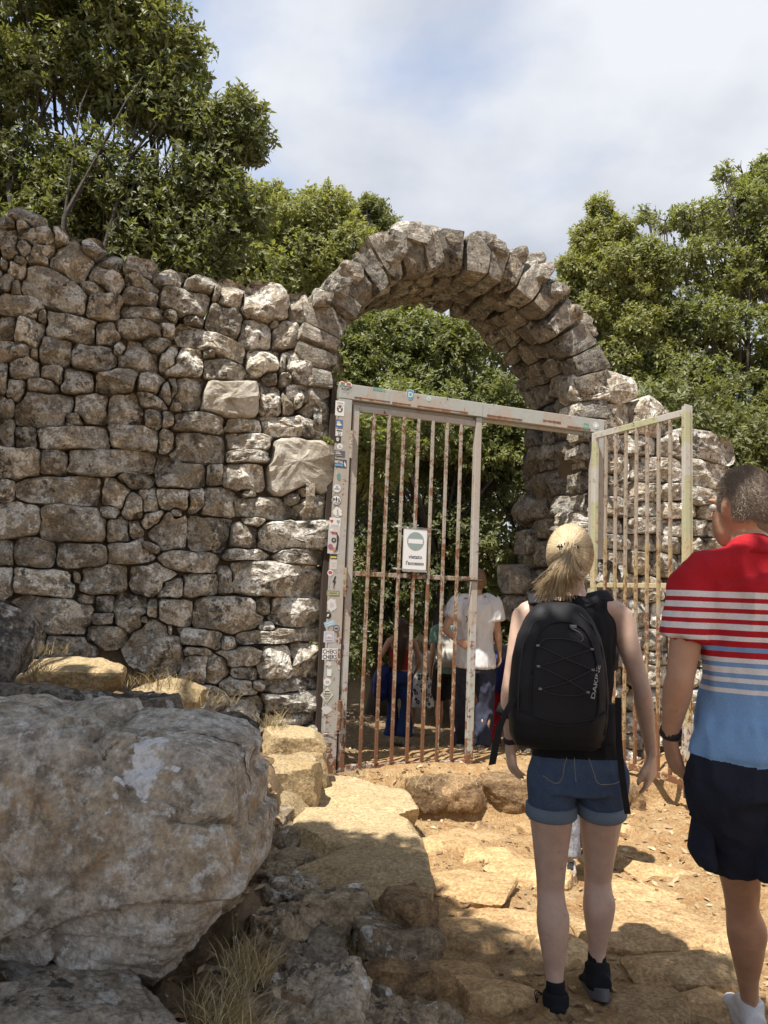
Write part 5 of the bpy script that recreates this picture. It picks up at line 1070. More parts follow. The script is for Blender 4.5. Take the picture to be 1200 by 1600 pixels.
def head_tubes(c, neck, f, k, up=(0, 0, 1)):
    s = np.cross(f, A([0, 0, 1.0])); z = A([0, 0, 1.0])
    t = [ell(c + z * .012 * k - f * .01 * k, .073 * k, .09 * k, .105 * k, 13), ell(c + f * .035 * k - z * .045 * k, .055 * k, .058 * k, .075 * k, 9)]
    t.append(limb([neck - z * .03 * k, neck + z * .03 * k, c - z * .07 * k - f * .012 * k], [.062 * k, .051 * k, .05 * k], 3))
    n0 = c + f * .088 * k - z * .008 * k; t.append([(*(n0 + z * .03 * k - f * .01 * k), .008 * k), (*(n0 + f * .008 * k), .011 * k), (*(n0 - z * .014 * k + f * .012 * k), .014 * k)])   # nose
    t.append([(*(c + f * .083 * k - z * .058 * k - s * .02 * k), .007 * k), (*(c + f * .09 * k - z * .058 * k), .009 * k), (*(c + f * .083 * k - z * .058 * k + s * .02 * k), .007 * k)])   # lips
    t.append([(*(c + f * .076 * k + z * .03 * k - s * .045 * k), .009 * k), (*(c + f * .086 * k + z * .028 * k), .01 * k), (*(c + f * .076 * k + z * .03 * k + s * .045 * k), .009 * k)])   # brow
    for q in (-1, 1):
        e = c + s * q * .074 * k - f * .002 * k - z * .005 * k
        t.append([(*(e + z * .028 * k - f * .006 * k), .008 * k, .012 * k), (*(e + z * .01 * k + s * q * .008 * k - f * .008 * k), .008 * k, .017 * k), (*(e - z * .016 * k + s * q * .003 * k), .007 * k, .011 * k), (*(e - z * .027 * k), .005 * k, .007 * k)])
    return t
def eyes(c, f, k, parent, base):
    s = np.cross(f, A([0, 0, 1.0]))
    for q in (-1, 1):
        V, F, T = tube_geo(ell(c + f * .074 * k + s * q * .031 * k + A([0, 0, .008 * k]), .0125 * k, .0125 * k, .0125 * k), 10); obj('eye', V - base, F, flat('eye white', (.6, .58, .55), 0.2), parent, T)
def torso_tubes(J, k, f, g=0.0, w=1.0):
    r = lambda a, b: (a * k * w + g, b * k + g)
    return limb([J['pelvis'] - A([0, 0, .07 * k]), J['pelvis'], J['waist'], J['chest'], (J['chest'] + J['neck']) / 2 + A([0, 0, .02 * k]), J['neck'] - A([0, 0, .035 * k]), J['neck'] + A([0, 0, .01 * k])], [r(.14, .1), r(.16, .108), r(.135, .09), r(.155, .108), r(.15, .095), r(.1, .065), r(.052, .052)], 4)
def make_body(J, k, f, mat, t, base, voxel, handdir=None, arms=1.0, legs=1.0, curl=25, hf=None):
    back = -f; tb = [torso_tubes(J, k, f, -0.012)] + head_tubes(J['head'], J['neck'], f if hf is None else hf, k * (1.0 if hf is None else .96))
    for q in 'LR':
        tb.append(arm_tube(J['sh' + q], J['el' + q], J['wr' + q], k, arms)); tb.append(limb([J['neck'] - A([0, 0, .03 * k]), (J['neck'] + J['sh' + q]) / 2, J['sh' + q]], [.05 * k, .05 * k, .05 * k * arms], 3))
        tb.append(leg_tube(J['hip' + q], J['kn' + q], J['an' + q], k, back, legs))
        tb += leg_extra(J['hip' + q], J['kn' + q], J['an' + q], k, back, legs)
        tb.append([(*J['an' + q], .03 * k), (*(J['an' + q] + f * .05 * k - A([0, 0, .045 * k])), .026 * k)])
        d, n, th = (handdir or {}).get(q, (unit(J['wr' + q] - J['el' + q]), None, None))
        if n is None:
            sx = np.cross(f, A([0, 0, 1.0])) * (1 if q == 'R' else -1); n = -sx; th = f
        tb += hand(J['wr' + q], d, n, th, k, curl)
    return blob('body', tb, mat, t, base, voxel, 3)
def sleeve(s, e, ln, k, r0, r1): return limb([s - (e - s) * .2, s - (e - s) * .1, s, s + (e - s) * ln * 0.5, s + (e - s) * ln], [.025 * k, r0 * .8 * k, r0 * k, (r0 + r1) / 2 * k, r1 * k], 4)
def shirt(J, k, f, mat, t, base, sl=0.5, hem=0.06, voxel=0.009, g=0.016, folds=0.007, name='shirt', w=1.0, sr=(.068, .066), nk=True):
    tb = [torso_tubes(J, k, f, g, w)[: -5 if not nk else None]]
    p = J['pelvis']; tb.append([(*(p + A([0, 0, .1 * k])), .14 * k * w + g, .095 * k + g + .012), (*(p - A([0, 0, hem * k])), .165 * k * w + g, .112 * k + g + .008)])
    for q in 'LR':
        if sl > 0: tb.append(sleeve(J['sh' + q], J['el' + q], sl, k, *sr))
        tb.append(limb([J['neck'] - A([0, 0, .045 * k]), (J['neck'] + J['sh' + q]) / 2 - A([0, 0, .006]), J['sh' + q]], [.055 * k, (.066 if sl > 0 else .058) * k, (.066 if sl > 0 else .046) * k], 3)[: None if sl > 0 else 5])
    return blob(name, tb, mat, t, base, voxel, 5, folds)
def trousers(J, k, f, mat, t, base, to=1.0, r=(.1, .078, .07), voxel=0.01, folds=0.008, name='trousers', g=0.01):
    p = J['pelvis']; tb = [limb([p + A([0, 0, .06 * k]), p, p - A([0, 0, .1 * k])], [(.14 * k + g, .095 * k + g), (.165 * k + g, .115 * k + g), (.16 * k + g, .118 * k + g)], 4)]
    for q in 'LR':
        h, kn, an = J['hip' + q], J['kn' + q], J['an' + q]
        if to >= 1: tb.append(limb([h + A([0, 0, .06 * k]), (h + kn) / 2, kn, (kn + an) / 2, an + (kn - an) * (1.08 - to)], [r[0] * k, (r[0] + r[1]) / 2 * k, r[1] * k, (r[1] + r[2]) / 2 * k, r[2] * k], 4))
        else: tb.append(limb([h + A([0, 0, .13 * k]), h + A([0, 0, .06 * k]), h, h + (kn - h) * to * .5, h + (kn - h) * to], [r[0] * .55 * k, r[0] * .85 * k, r[0] * k, (r[0] + r[1]) / 2 * k, r[1] * k], 4))
    return blob(name, tb, mat, t, base, voxel, 4, folds)
def hair_cap(c, f, k, mat, t, base, low=-0.05, g=0.012, name='hair', folds=0.0, voxel=0.007):
    z = A([0, 0, 1.0]); tb = [ell(c + z * .02 * k - f * .014 * k, .073 * k + g, .088 * k + g, .1 * k + g, 13), ell(c - f * .045 * k + z * low * .5 * k, .062 * k + g * .8, .045 * k + g, (.06 - low * .5) * k, 9)]
    return blob(name, tb, mat, t, base, voxel, 4, folds, (30, 30, 12))
def strands(name, paths, r, mat, t, base, segs=4):
    m = MB()
    for p in paths:
        n = len(p); m.tube([(*q, r * (1 - 0.55 * i / (n - 1))) for i, q in enumerate(p)], segs, cap=False)
    return m.build(name, mat, t, smooth=True) if base is None else _sh(m, name, mat, t, base)
def _sh(m, name, mat, t, base):
    m.V = [v - base for v in m.V]; return m.build(name, mat, t, smooth=True)
def catmull(P, n=10):
    P = A(P); P = np.vstack([2 * P[0] - P[1], P, 2 * P[-1] - P[-2]]); out = []
    for i in range(1, len(P) - 2):
        for q in np.linspace(0, 1, n, endpoint=False):
            out.append(0.5 * (2 * P[i] + (P[i + 1] - P[i - 1]) * q + (2 * P[i - 1] - 5 * P[i] + 4 * P[i + 1] - P[i + 2]) * q * q + (3 * P[i] - P[i - 1] - 3 * P[i + 1] + P[i + 2]) * q ** 3))
    out.append(P[-2]); return A(out)
def band(c, axis_, r, w, mat, t, base, name='wristband'):
    a = unit(axis_); m = MB(); m.tube([(*(c - a * w / 2), r * .96), (*(c - a * w * .4), r), (*(c + a * w * .4), r), (*(c + a * w / 2), r * .96)], 18); return _sh(m, name, mat, t, base)
FWD = A([0, 1.0, 0])

# ---- the blonde woman
Yw = 2.92; q = lambda u, v, dy=0.0: atY(u, v, Yw + dy)
base = A([q(895, 1200)[0], Yw, 0.0]); J = dict(head=q(889, 874, .02), neck=q(893, 935), chest=q(893, 1010), waist=q(896, 1115), pelvis=q(900, 1190), shL=q(820, 962), shR=q(968, 962), elL=q(797, 1078, -.03), elR=q(1003, 1078, -.04),
    wrL=q(797, 1160, .04), wrR=q(1018, 1180, .02), hipL=q(862, 1215), hipR=q(942, 1215), knL=q(860, 1388, .03), knR=q(934, 1372, .1), anL=q(868, 1558, -.03), anR=q(933, 1512, .1))
tw = thing('person', 'woman with blonde ponytail in denim shorts wearing a black backpack', 'person', tuple(base)); k = 1.0
make_body(J, k, FWD, M['skin_w'], tw, base, 0.0068, {'L': (A([.12, .15, -1]), A([1, .3, 0]), A([.1, 1, 0])), 'R': (A([.02, .12, -1]), A([-.8, .75, 0]), A([-.75, -.7, 0]))}, 0.96, 1.06, 22)
eyes(J['head'], FWD, k, tw, base)
shirt(J, k, FWD, M['black_cloth'], tw, base, 0.0, -0.1, 0.008, 0.008, 0.004, 'top')
sh_ = trousers(J, k, FWD, M['denim'], tw, base, 0.30, (.094, .083, .082), 0.007, 0.004, 'shorts', 0.006)
for qd in 'LR':
    h, kn = J['hip' + qd], J['kn' + qd]; e = h + (kn - h) * .285; a = unit(kn - h); m = MB(); m.tube([(*(e - a * .022), .09, .09), (*(e - a * .018), .0935), (*(e + a * .02), .094), (*(e + a * .025), .09)], 30); _sh(m, 'turn_up', M['denim_cuff'], sh_, base)
def surf_line(pts, off=0.004):
    return pts
# pocket stitching on the seat of the shorts
dg = bpy.context.evaluated_depsgraph_get()
def cast(o, p, d, base):
    dg_ = bpy.context.evaluated_depsgraph_get(); ok, loc, no, fi = o.evaluated_get(dg_).ray_cast(Vector(p - base), Vector(d)); return (A(loc) + base) if ok else None
bpy.context.view_layer.update()
for pts in ([(852, 1172), (884, 1176), (882, 1196), (878, 1216), (868, 1224), (848, 1212)], [(918, 1178), (928, 1208), (933, 1222), (945, 1226), (970, 1218), (968, 1175)], [(897, 1170), (898, 1195), (900, 1222)]):
    m = MB(); line = []
    for u, v in catmull([(u, v, 0) for u, v in pts], 6)[:, :2]:
        h = cast(sh_, C0, ray(u, v), base)
        if h is not None: line.append((*(h - ray(u, v) * .0006), .0013))
    if len(line) > 3: m.tube(line, 5); _sh(m, 'stitching', M['stitch'], sh_, base)
# socks and shoes
for qd, td in (('L', A([.1, 1, -.05])), ('R', A([.06, 1, -.32]))):
    an = J['an' + qd]; m = MB(); m.tube(limb([an + A([0, .004, .055]), an + A([0, .002, .02]), an - A([0, 0, .02])], [.0325, .034, .03], 3), 18); _sh(m, 'sock', M['black_cloth'], tw, base)
    shoe(an, td, A([0, .1, 1]), 1.2, M['rubber'] if False else M['black_cloth'], M['sole'], tw, base)
m = MB(); an = J['anL']; 
for i in range(3): m.tube([(*q_, .0018) for q_ in catmull([an + A([-.03, .06, -.02]), an + A([-.055 - .006 * i, .03, -.012 + .008 * i]), an + A([-.06, .02, -.035]), an + A([-.038, .04, -.04])], 5)], 5)
_sh(m, 'laces', M['black_cloth'], tw, base)
band(J['wrL'] + A([0, 0, .012]), J['wrL'] - J['elL'], .0275, .022, M['rubber'], tw, base)
# hair: skull cap, combed strands to the clip, ponytail
hc = J['head']; hair_cap(hc, FWD, 1.0, M['blonde_root'], tw, base, -0.03, 0.013, 'hair', 0.002)
rg = np.random.RandomState(6); CL = q(886, 856, -.118); cen = hc + A([0, -.014, .02]); rr = A([.088, .103, .115]); paths = []
dc = unit((CL - cen) / rr)
for i in range(1100):
    a = rg.uniform(0, 6.283); th = rg.uniform(0.9, 1.85); e1 = A([1.0, 0, 0]); e1 = unit(e1 - dc * (e1 @ dc)); e2 = np.cross(dc, e1); d0 = dc * math.cos(th) + (e1 * math.cos(a) + e2 * math.sin(a)) * math.sin(th)
    if d0[2] < -0.55 or (d0[1] > 0.55 and d0[2] < 0.35): continue
    pp = []; ph = rg.uniform(-.06, .06)
    for f in np.linspace(0, 1, 9):
        ang = th * (1 - f); dd = dc * math.cos(ang) + (e1 * math.cos(a + ph * f) + e2 * math.sin(a + ph * f)) * math.sin(ang); pp.append(cen + dd * rr * (1.0 + .006 * rg.rand() + 0.03 * f ** 4))
    paths.append(pp)
strands('combed_hair', paths, 0.0013, M['blonde'], tw, base, 3)
paths = []
for i in range(700):
    g = rg.normal(size=3) * .009; f = rg.rand(); side = rg.beta(1.3, 1.6)
    e = q(836 + 84 * side + rg.normal() * 4, 942 - 30 * abs(side - .35) + rg.uniform(-22, 8) - 12 * (side > .7), -.1 - .035 * rg.rand())
    m1 = q(862 + 44 * side + rg.normal() * 3, 893 + rg.normal() * 4, -.15 - .03 * rg.rand())
    paths.append(catmull([CL + g * .6, CL + g + A([0, -.022, -.012]), m1, e], 5))
strands('ponytail', paths, 0.0014, M['blonde'], tw, base, 3)
m = MB()
for i in range(7):
    a = (i - 3) * 0.32; c = CL + A([math.sin(a) * .034, -.012, .006 + .004 * math.cos(a * 3)]); m.tube([(*(c + A([0, 0, -.012])), .0028), (*(c + A([math.sin(a) * .008, -.004, .008])), .0028)], 6)
m.tube([(*(CL + A([x, -.012, .002])), .004) for x in np.linspace(-.04, .04, 7)], 6); _sh(m, 'hair_clip', M['rubber'], tw, base)

# ---- her backpack
pc = atY(882, 1056, 2.70); bp = thing('backpack', 'black backpack with zigzag bungee cord on the blonde woman', 'backpack', (pc[0], 2.80, pc[2] - .27)); bb = A(bp.location)
def sect(z, hx, d0, d1, ex=3.0, n=40, cx=0.0):
    out = []
    for a in np.linspace(0, 2 * math.pi, n, endpoint=False):
        ca, sa = math.cos(a), math.sin(a); x = hx * math.copysign(abs(ca) ** (2 / ex), ca); y = math.copysign(abs(sa) ** (2 / ex), sa); y = y * (d0 if y < 0 else d1)
        out.append((cx + x, y, z))
    return out
def loft(rows, name, mat, par, ps):
    n = len(rows[0]); V = A([p for r in rows for p in r]); V = np.vstack([V, A(rows[0]).mean(0), A(rows[-1]).mean(0)]); i = np.arange(n); j = (i + 1) % n; F = np.concatenate([np.stack([a * n + i, a * n + j, (a + 1) * n + j, (a + 1) * n + i], 1) for a in range(len(rows) - 1)])
    L_ = (len(rows) - 1) * n; T = np.concatenate([np.stack([j, i, np.full(n, len(V) - 2)], 1), np.stack([L_ + i, L_ + j, np.full(n, len(V) - 1)], 1)])
    dn = fbm(V * 11, 5, 3); V = V + (V - A([0, 0, 0])) * 0 + np.stack([dn * 0.002, dn * .005, 0 * dn], 1)
    return obj(name, V + ps, F, mat, par, T)
prof = [(-.265, .145, .03, .06), (-.255, .16, .07, .07), (-.22, .178, .105, .075), (-.15, .187, .122, .075), (-.05, .186, .122, .075), (.05, .176, .112, .075), (.13, .158, .095, .072), (.19, .13, .075, .068), (.23, .1, .055, .06), (.252, .065, .03, .045), (.258, .03, .012, .02)]
zf = np.linspace(-.265, .258, 34); pr_ = A(prof); pr_[:, 1] *= .93; rows_ = [sect(z, np.interp(z, pr_[:, 0], pr_[:, 1]), np.interp(z, pr_[:, 0], pr_[:, 2]), np.interp(z, pr_[:, 0], pr_[:, 3]), 2.9) for z in zf]
O_ = A([0, 0, .27]); main_ = loft(rows_, 'main_bag', M['pack'], bp, O_)
def back_y(x, z):
    hx = np.interp(z, pr_[:, 0], pr_[:, 1]); d0 = np.interp(z, pr_[:, 0], pr_[:, 2]); return -d0 * max(0.0, 1 - abs(x / hx) ** 2.9) ** (1 / 2.9)
# front panel, seams, pockets
def panel_outline(s=1.0): return [(-.115, .0), (-.112, -.13), (-.05, -.165), (.05, -.165), (.112, -.13), (.115, .0), (.1, .1), (.065, .165), (0, .185), (-.065, .165), (-.1, .1)]
def on_back(x, z, l=0.0): return A([x, back_y(x, z) - l, z]) + O_
pts = catmull([(x, z, 0) for x, z in panel_outline() + panel_outline()[:1]], 5)
m = MB(); m.tube([(*on_back(x, z, .002), .0035) for x, z, _ in pts], 6); m.build('panel_piping', M['pack2'], main_, smooth=True)
for sg_ in (-1, 1):
    m = MB(); m.tube([(*on_back(sg_ * x, z, .002), .003) for x, z in [(.148, -.2), (.155, -.1), (.152, 0), (.138, .1), (.105, .175), (.06, .215)]], 6); m.build('zip', M['rubber'], main_, smooth=True)
m = MB(); m.tube([(*on_back(x, -.155 + .05 * (x / .18) ** 2, .002), .004) for x in np.linspace(-.17, .17, 15)], 6); m.build('bottom_seam', M['pack2'], main_, smooth=True)
m = MB(); m.tube([(*q_, .0022) for q_ in catmull([on_back(.02, .165, .006), on_back(.05, .15, .014), on_back(.062, .13, .012), on_back(.055, .12, .006)], 6)], 5); m.box(on_back(.03, .17, .008), (A([1.0, 0, 0]), A([0, 1.0, 0]), WZ), (.012, .004, .006), 0, .001); m.build('cord_lock', flat('cord grey', (.1, .1, .11), .5), main_, smooth=True)
cords = [[(-.092, .1), (-.06, .125), (.03, .122), (.092, .095)], [(-.092, .1), (0, .06), (.092, .025)], [(.092, .095), (0, .062), (-.092, .03)], [(-.092, .03), (0, -.01), (.072, -.05)], [(.092, .025), (0, -.02), (-.085, -.045)], [(-.085, -.045), (-.05, -.06), (.03, -.062), (.072, -.05)]]
for cc_ in cords:
    m = MB(); m.tube([(*on_back(x, z, .007), .0023) for x, z, _ in catmull([(x, z, 0) for x, z in cc_], 6)], 6); m.build('bungee_cord', M['rubber'], main_, smooth=True)
for x, z in [(-.094, .1), (.094, .095), (.094, .025), (-.094, .03), (.075, -.05), (-.088, -.045)]:
    m = MB(); m.box(on_back(x, z, .007), (A([1.0, 0, 0]), A([0, 1.0, 0]), WZ), (.0055, .005, .0038), 0, .0012); m.build('cord_loop', flat('loop grey', (.2, .2, .21), .4), main_)
V, T = text_tris('DAKINE', True); w_ = V[:, 0].max() - V[:, 0].min(); h_ = V[:, 1].max() - V[:, 1].min(); sx_ = .115 / w_; sy_ = .0145 / h_; aa = math.radians(77)
m = MB(); m.add([on_back(.106 + (a * sx_ * math.cos(aa) - b * sy_ * math.sin(aa)), -.015 + a * sx_ * math.sin(aa) + b * sy_ * math.cos(aa), .0045) for a, b, _ in V], None, T); m.build('lettering', flat('logo grey', (.4, .4, .42), .5), main_)
m = MB(); m.tube([(*(O_ + A(p_)), .008, .004) for p_ in catmull([(-.04, .06, .235), (-.035, .05, .275), (.035, .05, .275), (.04, .06, .235)], 5)], 8); m.build('carry_handle', M['pack2'], bp, smooth=True)
for sg_, sh in ((-1, J['shL']), (1, J['shR'])):
    s0 = A([sg_ * .07, .06, .24]) + O_; top_ = sh - bb + A([-sg_ * .035, .0, .068]); fr_ = sh - bb + A([-sg_ * .045, .1, -.02]); lo_ = sh - bb + A([-sg_ * .02, .115, -.2]); en_ = A([sg_ * .18, .09, -.17]) + O_
    m = MB(); m.tube([(*p_, .03, .009) for p_ in catmull([s0, (s0 + top_) / 2 + A([0, 0, .012]), top_, fr_, lo_, en_], 5)], 10); m.build('shoulder_strap', M['pack2'], bp, smooth=True)
def ribbon(pts, w, name):
    c_ = catmull(pts, 8); m = MB()
    for i in range(len(c_) - 1):
        pass
    V = np.vstack([np.stack([c_ + A(w), c_ - A(w)], 1).reshape(-1, 3), np.stack([c_ + A(w), c_ - A(w)], 1).reshape(-1, 3) + A([0, .003, 0])]); n = len(c_); i = np.arange(n - 1) * 2; N_ = 2 * n
    F = np.concatenate([np.stack([i, i + 1, i + 3, i + 2], 1), np.stack([N_ + i + 2, N_ + i + 3, N_ + i + 1, N_ + i], 1), np.stack([i, i + 2, N_ + i + 2, N_ + i], 1), np.stack([N_ + i + 1, N_ + i + 3, i + 3, i + 1], 1)])
    m.add(V - bb, F); return m.build(name, M['pack2'], bp, smooth=False)
ribbon([atY(808, 1085, 2.74), atY(795, 1105, 2.72), atY(780, 1140, 2.72), atY(769, 1195, 2.74)], (.0125, 0, .003), 'hanging_strap')
ribbon([atY(966, 1090, 2.75), atY(967, 1150, 2.77), atY(972, 1210, 2.79), atY(981, 1272, 2.8)], (.011, 0, 0), 'hanging_strap')
m = MB(); m.tube([(*p_, .012, .006) for p_ in catmull([A([.18, 0, -.2]) + O_, A([.195, .05, -.23]) + O_, A([.17, .12, -.235]) + O_], 5)], 8); m.build('hip_strap', M['pack2'], bp, smooth=True)
m = loft([sect(z, .04, .06, .05, 2.4, 20, .165) for z in np.linspace(-.24, -.1, 6)], 'side_pocket', M['pack2'], bp, O_)

# ---- the man in the striped polo
Ym = 2.28; q = lambda u, v, dy=0.0: atY(u, v, Ym + dy); base = A([q(1158, 1000)[0], Ym + .1, 0.0]); k = 1.06
J = dict(head=q(1158, 796, .02), neck=q(1170, 860, -.01), chest=q(1180, 960), waist=q(1182, 1075), pelvis=q(1180, 1180), shL=q(1086, 910), shR=q(1272, 910), elL=q(1062, 1062, -.03), elR=q(1285, 1060, .0), wrL=q(1046, 1150, .05), wrR=q(1275, 1130, .18),
    hipL=q(1140, 1215), hipR=q(1234, 1215), knL=q(1158, 1405, .26), knR=A([q(1252, 1400)[0], Ym + .02, .5]), anL=A([atZ(1172, 1580, .1)[0], atZ(1172, 1580, .1)[1], .125]), anR=A([q(1252, 1400)[0] + .01, Ym - .26, .16]))
tm = thing('person', 'man with cropped hair in red white and blue striped polo, navy shorts', 'person', tuple(base))
make_body(J, k, FWD, M['skin_m'], tm, base, 0.0075, {'L': (A([.32, .3, -1]), A([.9, .2, .3]), A([-.3, 1, .1]))}, 1.08, 1.0, 16, unit(A([-.42, .9, 0]))); eyes(J['head'], unit(A([-.42, .9, 0])), k * .96, tm, base)
zy = lambda v: 1.48 - (v - 948.5) / (1200 / 2.24)
R1, W1, B1 = (0.46, 0.018, 0.028), (0.76, 0.74, 0.75), (0.2, 0.36, 0.62)
bands_ = [(1400, B1), (1080, W1), (1072, B1), (1064, W1), (1056, B1), (1049, W1), (1041, B1), (1034, W1), (1026, R1), (1017, B1), (1009, R1), (1001, W1), (993, R1), (985, W1), (976.5, R1), (968.5, W1), (960, R1), (952, W1), (943.5, R1), (935.5, W1), (927, R1)]
kp = NT('striped pique'); v_ = kp.coord(False); se = kp.n('ShaderNodeSeparateXYZ'); kp.l(v_, se.inputs[0]); mr = kp.n('ShaderNodeMapRange'); mr.inputs['From Min'].default_value = 0.8; mr.inputs['From Max'].default_value = 1.9; kp.l(se.outputs[2], mr.inputs['Value'])
st_ = []
for i, (v0, c) in enumerate(bands_): st_.append((0.0 if i == 0 else (zy(v0) - 0.8) / 1.1, c))
c = kp.ramp(mr.outputs[0], st_, 'CONSTANT'); n2 = kp.noise(v_, 320, 2); c = kp.mix(1.0, c, kp.ramp(n2, [(0.3, 0.85), (0.7, 1.1)]), 'MULTIPLY'); kp.bsdf(c, 0.9, kp.bump(n2, 0.3, 0.002), Specular_IOR_Level=0.2); M['polo'] = kp.m
po = shirt(J, k, FWD, M['polo'], tm, base, 0.6, -0.005, 0.0075, 0.02, 0.009, 'polo_shirt', 0.97, (.066, .07))
m = MB(); nk = J['neck'] + A([0, 0, -.005]); m.tube([(*(nk + A([0, -.012, -.02])), .082, .078), (*(nk + A([0, -.008, 0])), .073, .07), (*(nk + A([0, -.002, .022])), .064, .062), (*(nk + A([0, 0, .026])), .06, .058)], 30); _sh(m, 'collar', M['red_cloth'], po, base)
m = MB(); pv = J['pelvis'] - A([0, 0, .02]); m.tube([(*(pv + A([0, 0, .005])), .204, .152), (*(pv - A([0, 0, .02])), .205, .153)], 40); 
s2 = trousers(J, k, FWD, M['navy'], tm, base, 0.55, (.112, .112, .115), 0.009, 0.009, 'shorts', 0.012)
h, kn = J['hipL'], J['knL']; cpk = h + (kn - h) * .42 + A([-.098, -.03, 0]); pocket = blob('cargo_pocket', [[(*(cpk + A([0, 0, .085])), .02, .062), (*(cpk + A([-.012, 0, .03])), .028, .075), (*(cpk + A([-.016, 0, -.05])), .03, .078), (*(cpk + A([-.002, 0, -.09])), .018, .068)]], M['navy'], s2, base, 0.006, 3, 0.004)
blob('pocket_flap', [[(*(cpk + A([-.006, 0, .1])), .018, .072), (*(cpk + A([-.016, 0, .07])), .026, .076), (*(cpk + A([-.02, 0, .045])), .026, .077)]], M['navy'], s2, base, 0.006, 2, 0.003)
shoe(J['anL'], A([.12, 1, -.05]), A([0, 0, 1]), 1.12, M['whiteshoe'], M['whiteshoe'], tm, base); shoe(J['anR'], A([.1, 1, -.3]), A([0, .3, 1]), 1.12, M['whiteshoe'], M['whiteshoe'], tm, base)
band(J['wrL'] + A([.004, 0, .012]), J['wrL'] - J['elL'], .0315, .026, M['rubber'], tm, base)
hc = J['head']; hf_ = unit(A([-.42, .9, 0])); k = 1.02; hm = hair_cap(hc, hf_, k, M['greybrown'], tm, base, -0.02, 0.004, 'hair')
rg = np.random.RandomState(3); n = 16000; d = rg.normal(size=(n, 3)); d /= np.linalg.norm(d, axis=1)[:, None]; cen = hc - hf_ * .014 * k + A([0, 0, .02 * k]); rr = A([.077 * k, .092 * k, .104 * k]) + .002
okk = ((d[:, 2] > -.15) | ((d @ hf_ < -.1) & (d[:, 2] > -.62))) & ~((d @ hf_ > .45) & (d[:, 2] < .45)); d = d[okk]; n = len(d)
p = cen + d * rr; dr = d + A([0, -.25, -.35]) + rg.normal(size=d.shape) * .25; dr /= np.linalg.norm(dr, axis=1)[:, None]; sd = np.cross(dr, d); sd /= np.linalg.norm(sd, axis=1)[:, None] + 1e-9
V = np.stack([p - sd * .0007, p + sd * .0007, p + dr * .0095], 1).reshape(-1, 3) - base; obj('cropped_hair', V, None, M['greybrown'], tm, np.arange(3 * n).reshape(-1, 3), smooth=False)

# ---- generic walkers
def gen(loc, k, stride=0.1, arms=None, yaw=0.0, lift=0.0):
    J = dict(pelvis=(0, 0, .95), waist=(0, 0, 1.08), chest=(0, .01, 1.28), neck=(0, 0, 1.48), head=(0, .03, 1.625), shL=(-.17, 0, 1.415), shR=(.17, 0, 1.415), hipL=(-.085, 0, .93), hipR=(.085, 0, .93), elL=(-.21, -.03, 1.14), elR=(.21, -.03, 1.14), wrL=(-.22, .06, .9), wrR=(.22, .06, .9),
        knL=(-.09, stride * .5 + .03, .5), anL=(-.09, stride, .1), knR=(.09, -stride * .5 + .03, .5), anR=(.09, -stride, .1 + lift))
    J.update(arms or {}); c, s = math.cos(yaw), math.sin(yaw); return {a: A(loc) + A([b[0] * c - b[1] * s, b[0] * s + b[1] * c, b[2]]) * k for a, b in J.items()}
def feet(J, k, mat, sole, t, base, toe=None):
    for qd in 'LR': shoe(J['an' + qd], (toe or {}).get(qd, A([0, 1, 0])), WZ, k, mat, sole, t, base)
def walker(u, v, Y, k, label, **kw):
    p = atY(u, v, Y); base = A([p[0], Y, gz(p[0], Y)]); return base, thing('person', label, 'person', tuple(base))
VX = 0.011
# the one walking directly ahead of the woman
base = A([atZ(905, 1382, 0)[0], 4.25, 0.0]); base[2] = gz(base[0], base[1]); t = thing('person', 'walker in grey trousers hidden ahead of the blonde woman', 'person', tuple(base)); k = 0.86
J = gen(base, k, -.1, dict(elL=(-.2, .02, 1.14), elR=(.2, .02, 1.14), wrL=(-.1, .2, 1.02), wrR=(.1, .2, 1.02)), lift=0.03)
J['anL'] = A([atZ(903, 1378, .08)[0], base[1] - .06, base[2] + .1]); J['knL'] = (J['hipL'] + J['anL']) / 2 + A([0, .03, 0])
make_body(J, k, FWD, M['skin_t'], t, base, .0145); shirt(J, k, FWD, M['black_cloth'], t, base, .5, voxel=.012); trousers(J, k, FWD, M['greypants'], t, base, 1.0, (.1, .075, .066), .011); hair_cap(J['head'], FWD, k, M['sandy'], t, base); feet(J, k, M['leopard'], M['tansole'], t, base)
# white T-shirt beyond the gate
Yt = 7.3; q = lambda u, v, dy=0.0: atY(u, v, Yt + dy); p = q(742, 1180); base = A([p[0], Yt, gz(p[0], Yt)]); t = thing('person', 'man in white T-shirt and navy trousers just beyond the gate', 'person', tuple(base)); k = 1.0
q = lambda u, v, dy=0.0: atY(u + 5, v, Yt + dy)
J = dict(head=q(741, 909, .02), neck=q(738, 932), chest=q(736, 962), waist=q(737, 1000), pelvis=q(737, 1033), shL=q(712, 942), shR=q(765, 942), elL=q(690, 982, -.1), elR=q(773, 988, -.02), wrL=q(710, 1003, -.2), wrR=q(776, 1020, .03), hipL=q(722, 1040), hipR=q(752, 1040), knL=q(717, 1108, .2), knR=q(752, 1112, .0), anL=q(718, 1160, .4), anR=q(749, 1171, -.1))
make_body(J, k, FWD, M['skin_t'], t, base, .0095, {'L': (A([1, .1, -.4]), A([0, 1, 0]), A([0, -.2, 1]))}); shirt(J, k, FWD, M['white_cloth'], t, base, .62, .05, .011, .024, .012, 'shirt', 1.1, (.085, .085)); trousers(J, k, FWD, M['navy_pants'], t, base, 1.0, (.1, .078, .075), .011, .014); hair_cap(J['head'], FWD, k, M['sandy'], t, base, -.02, .008, folds=.004)
feet(J, k * 1.05, M['whiteshoe'], M['sole'], t, base)
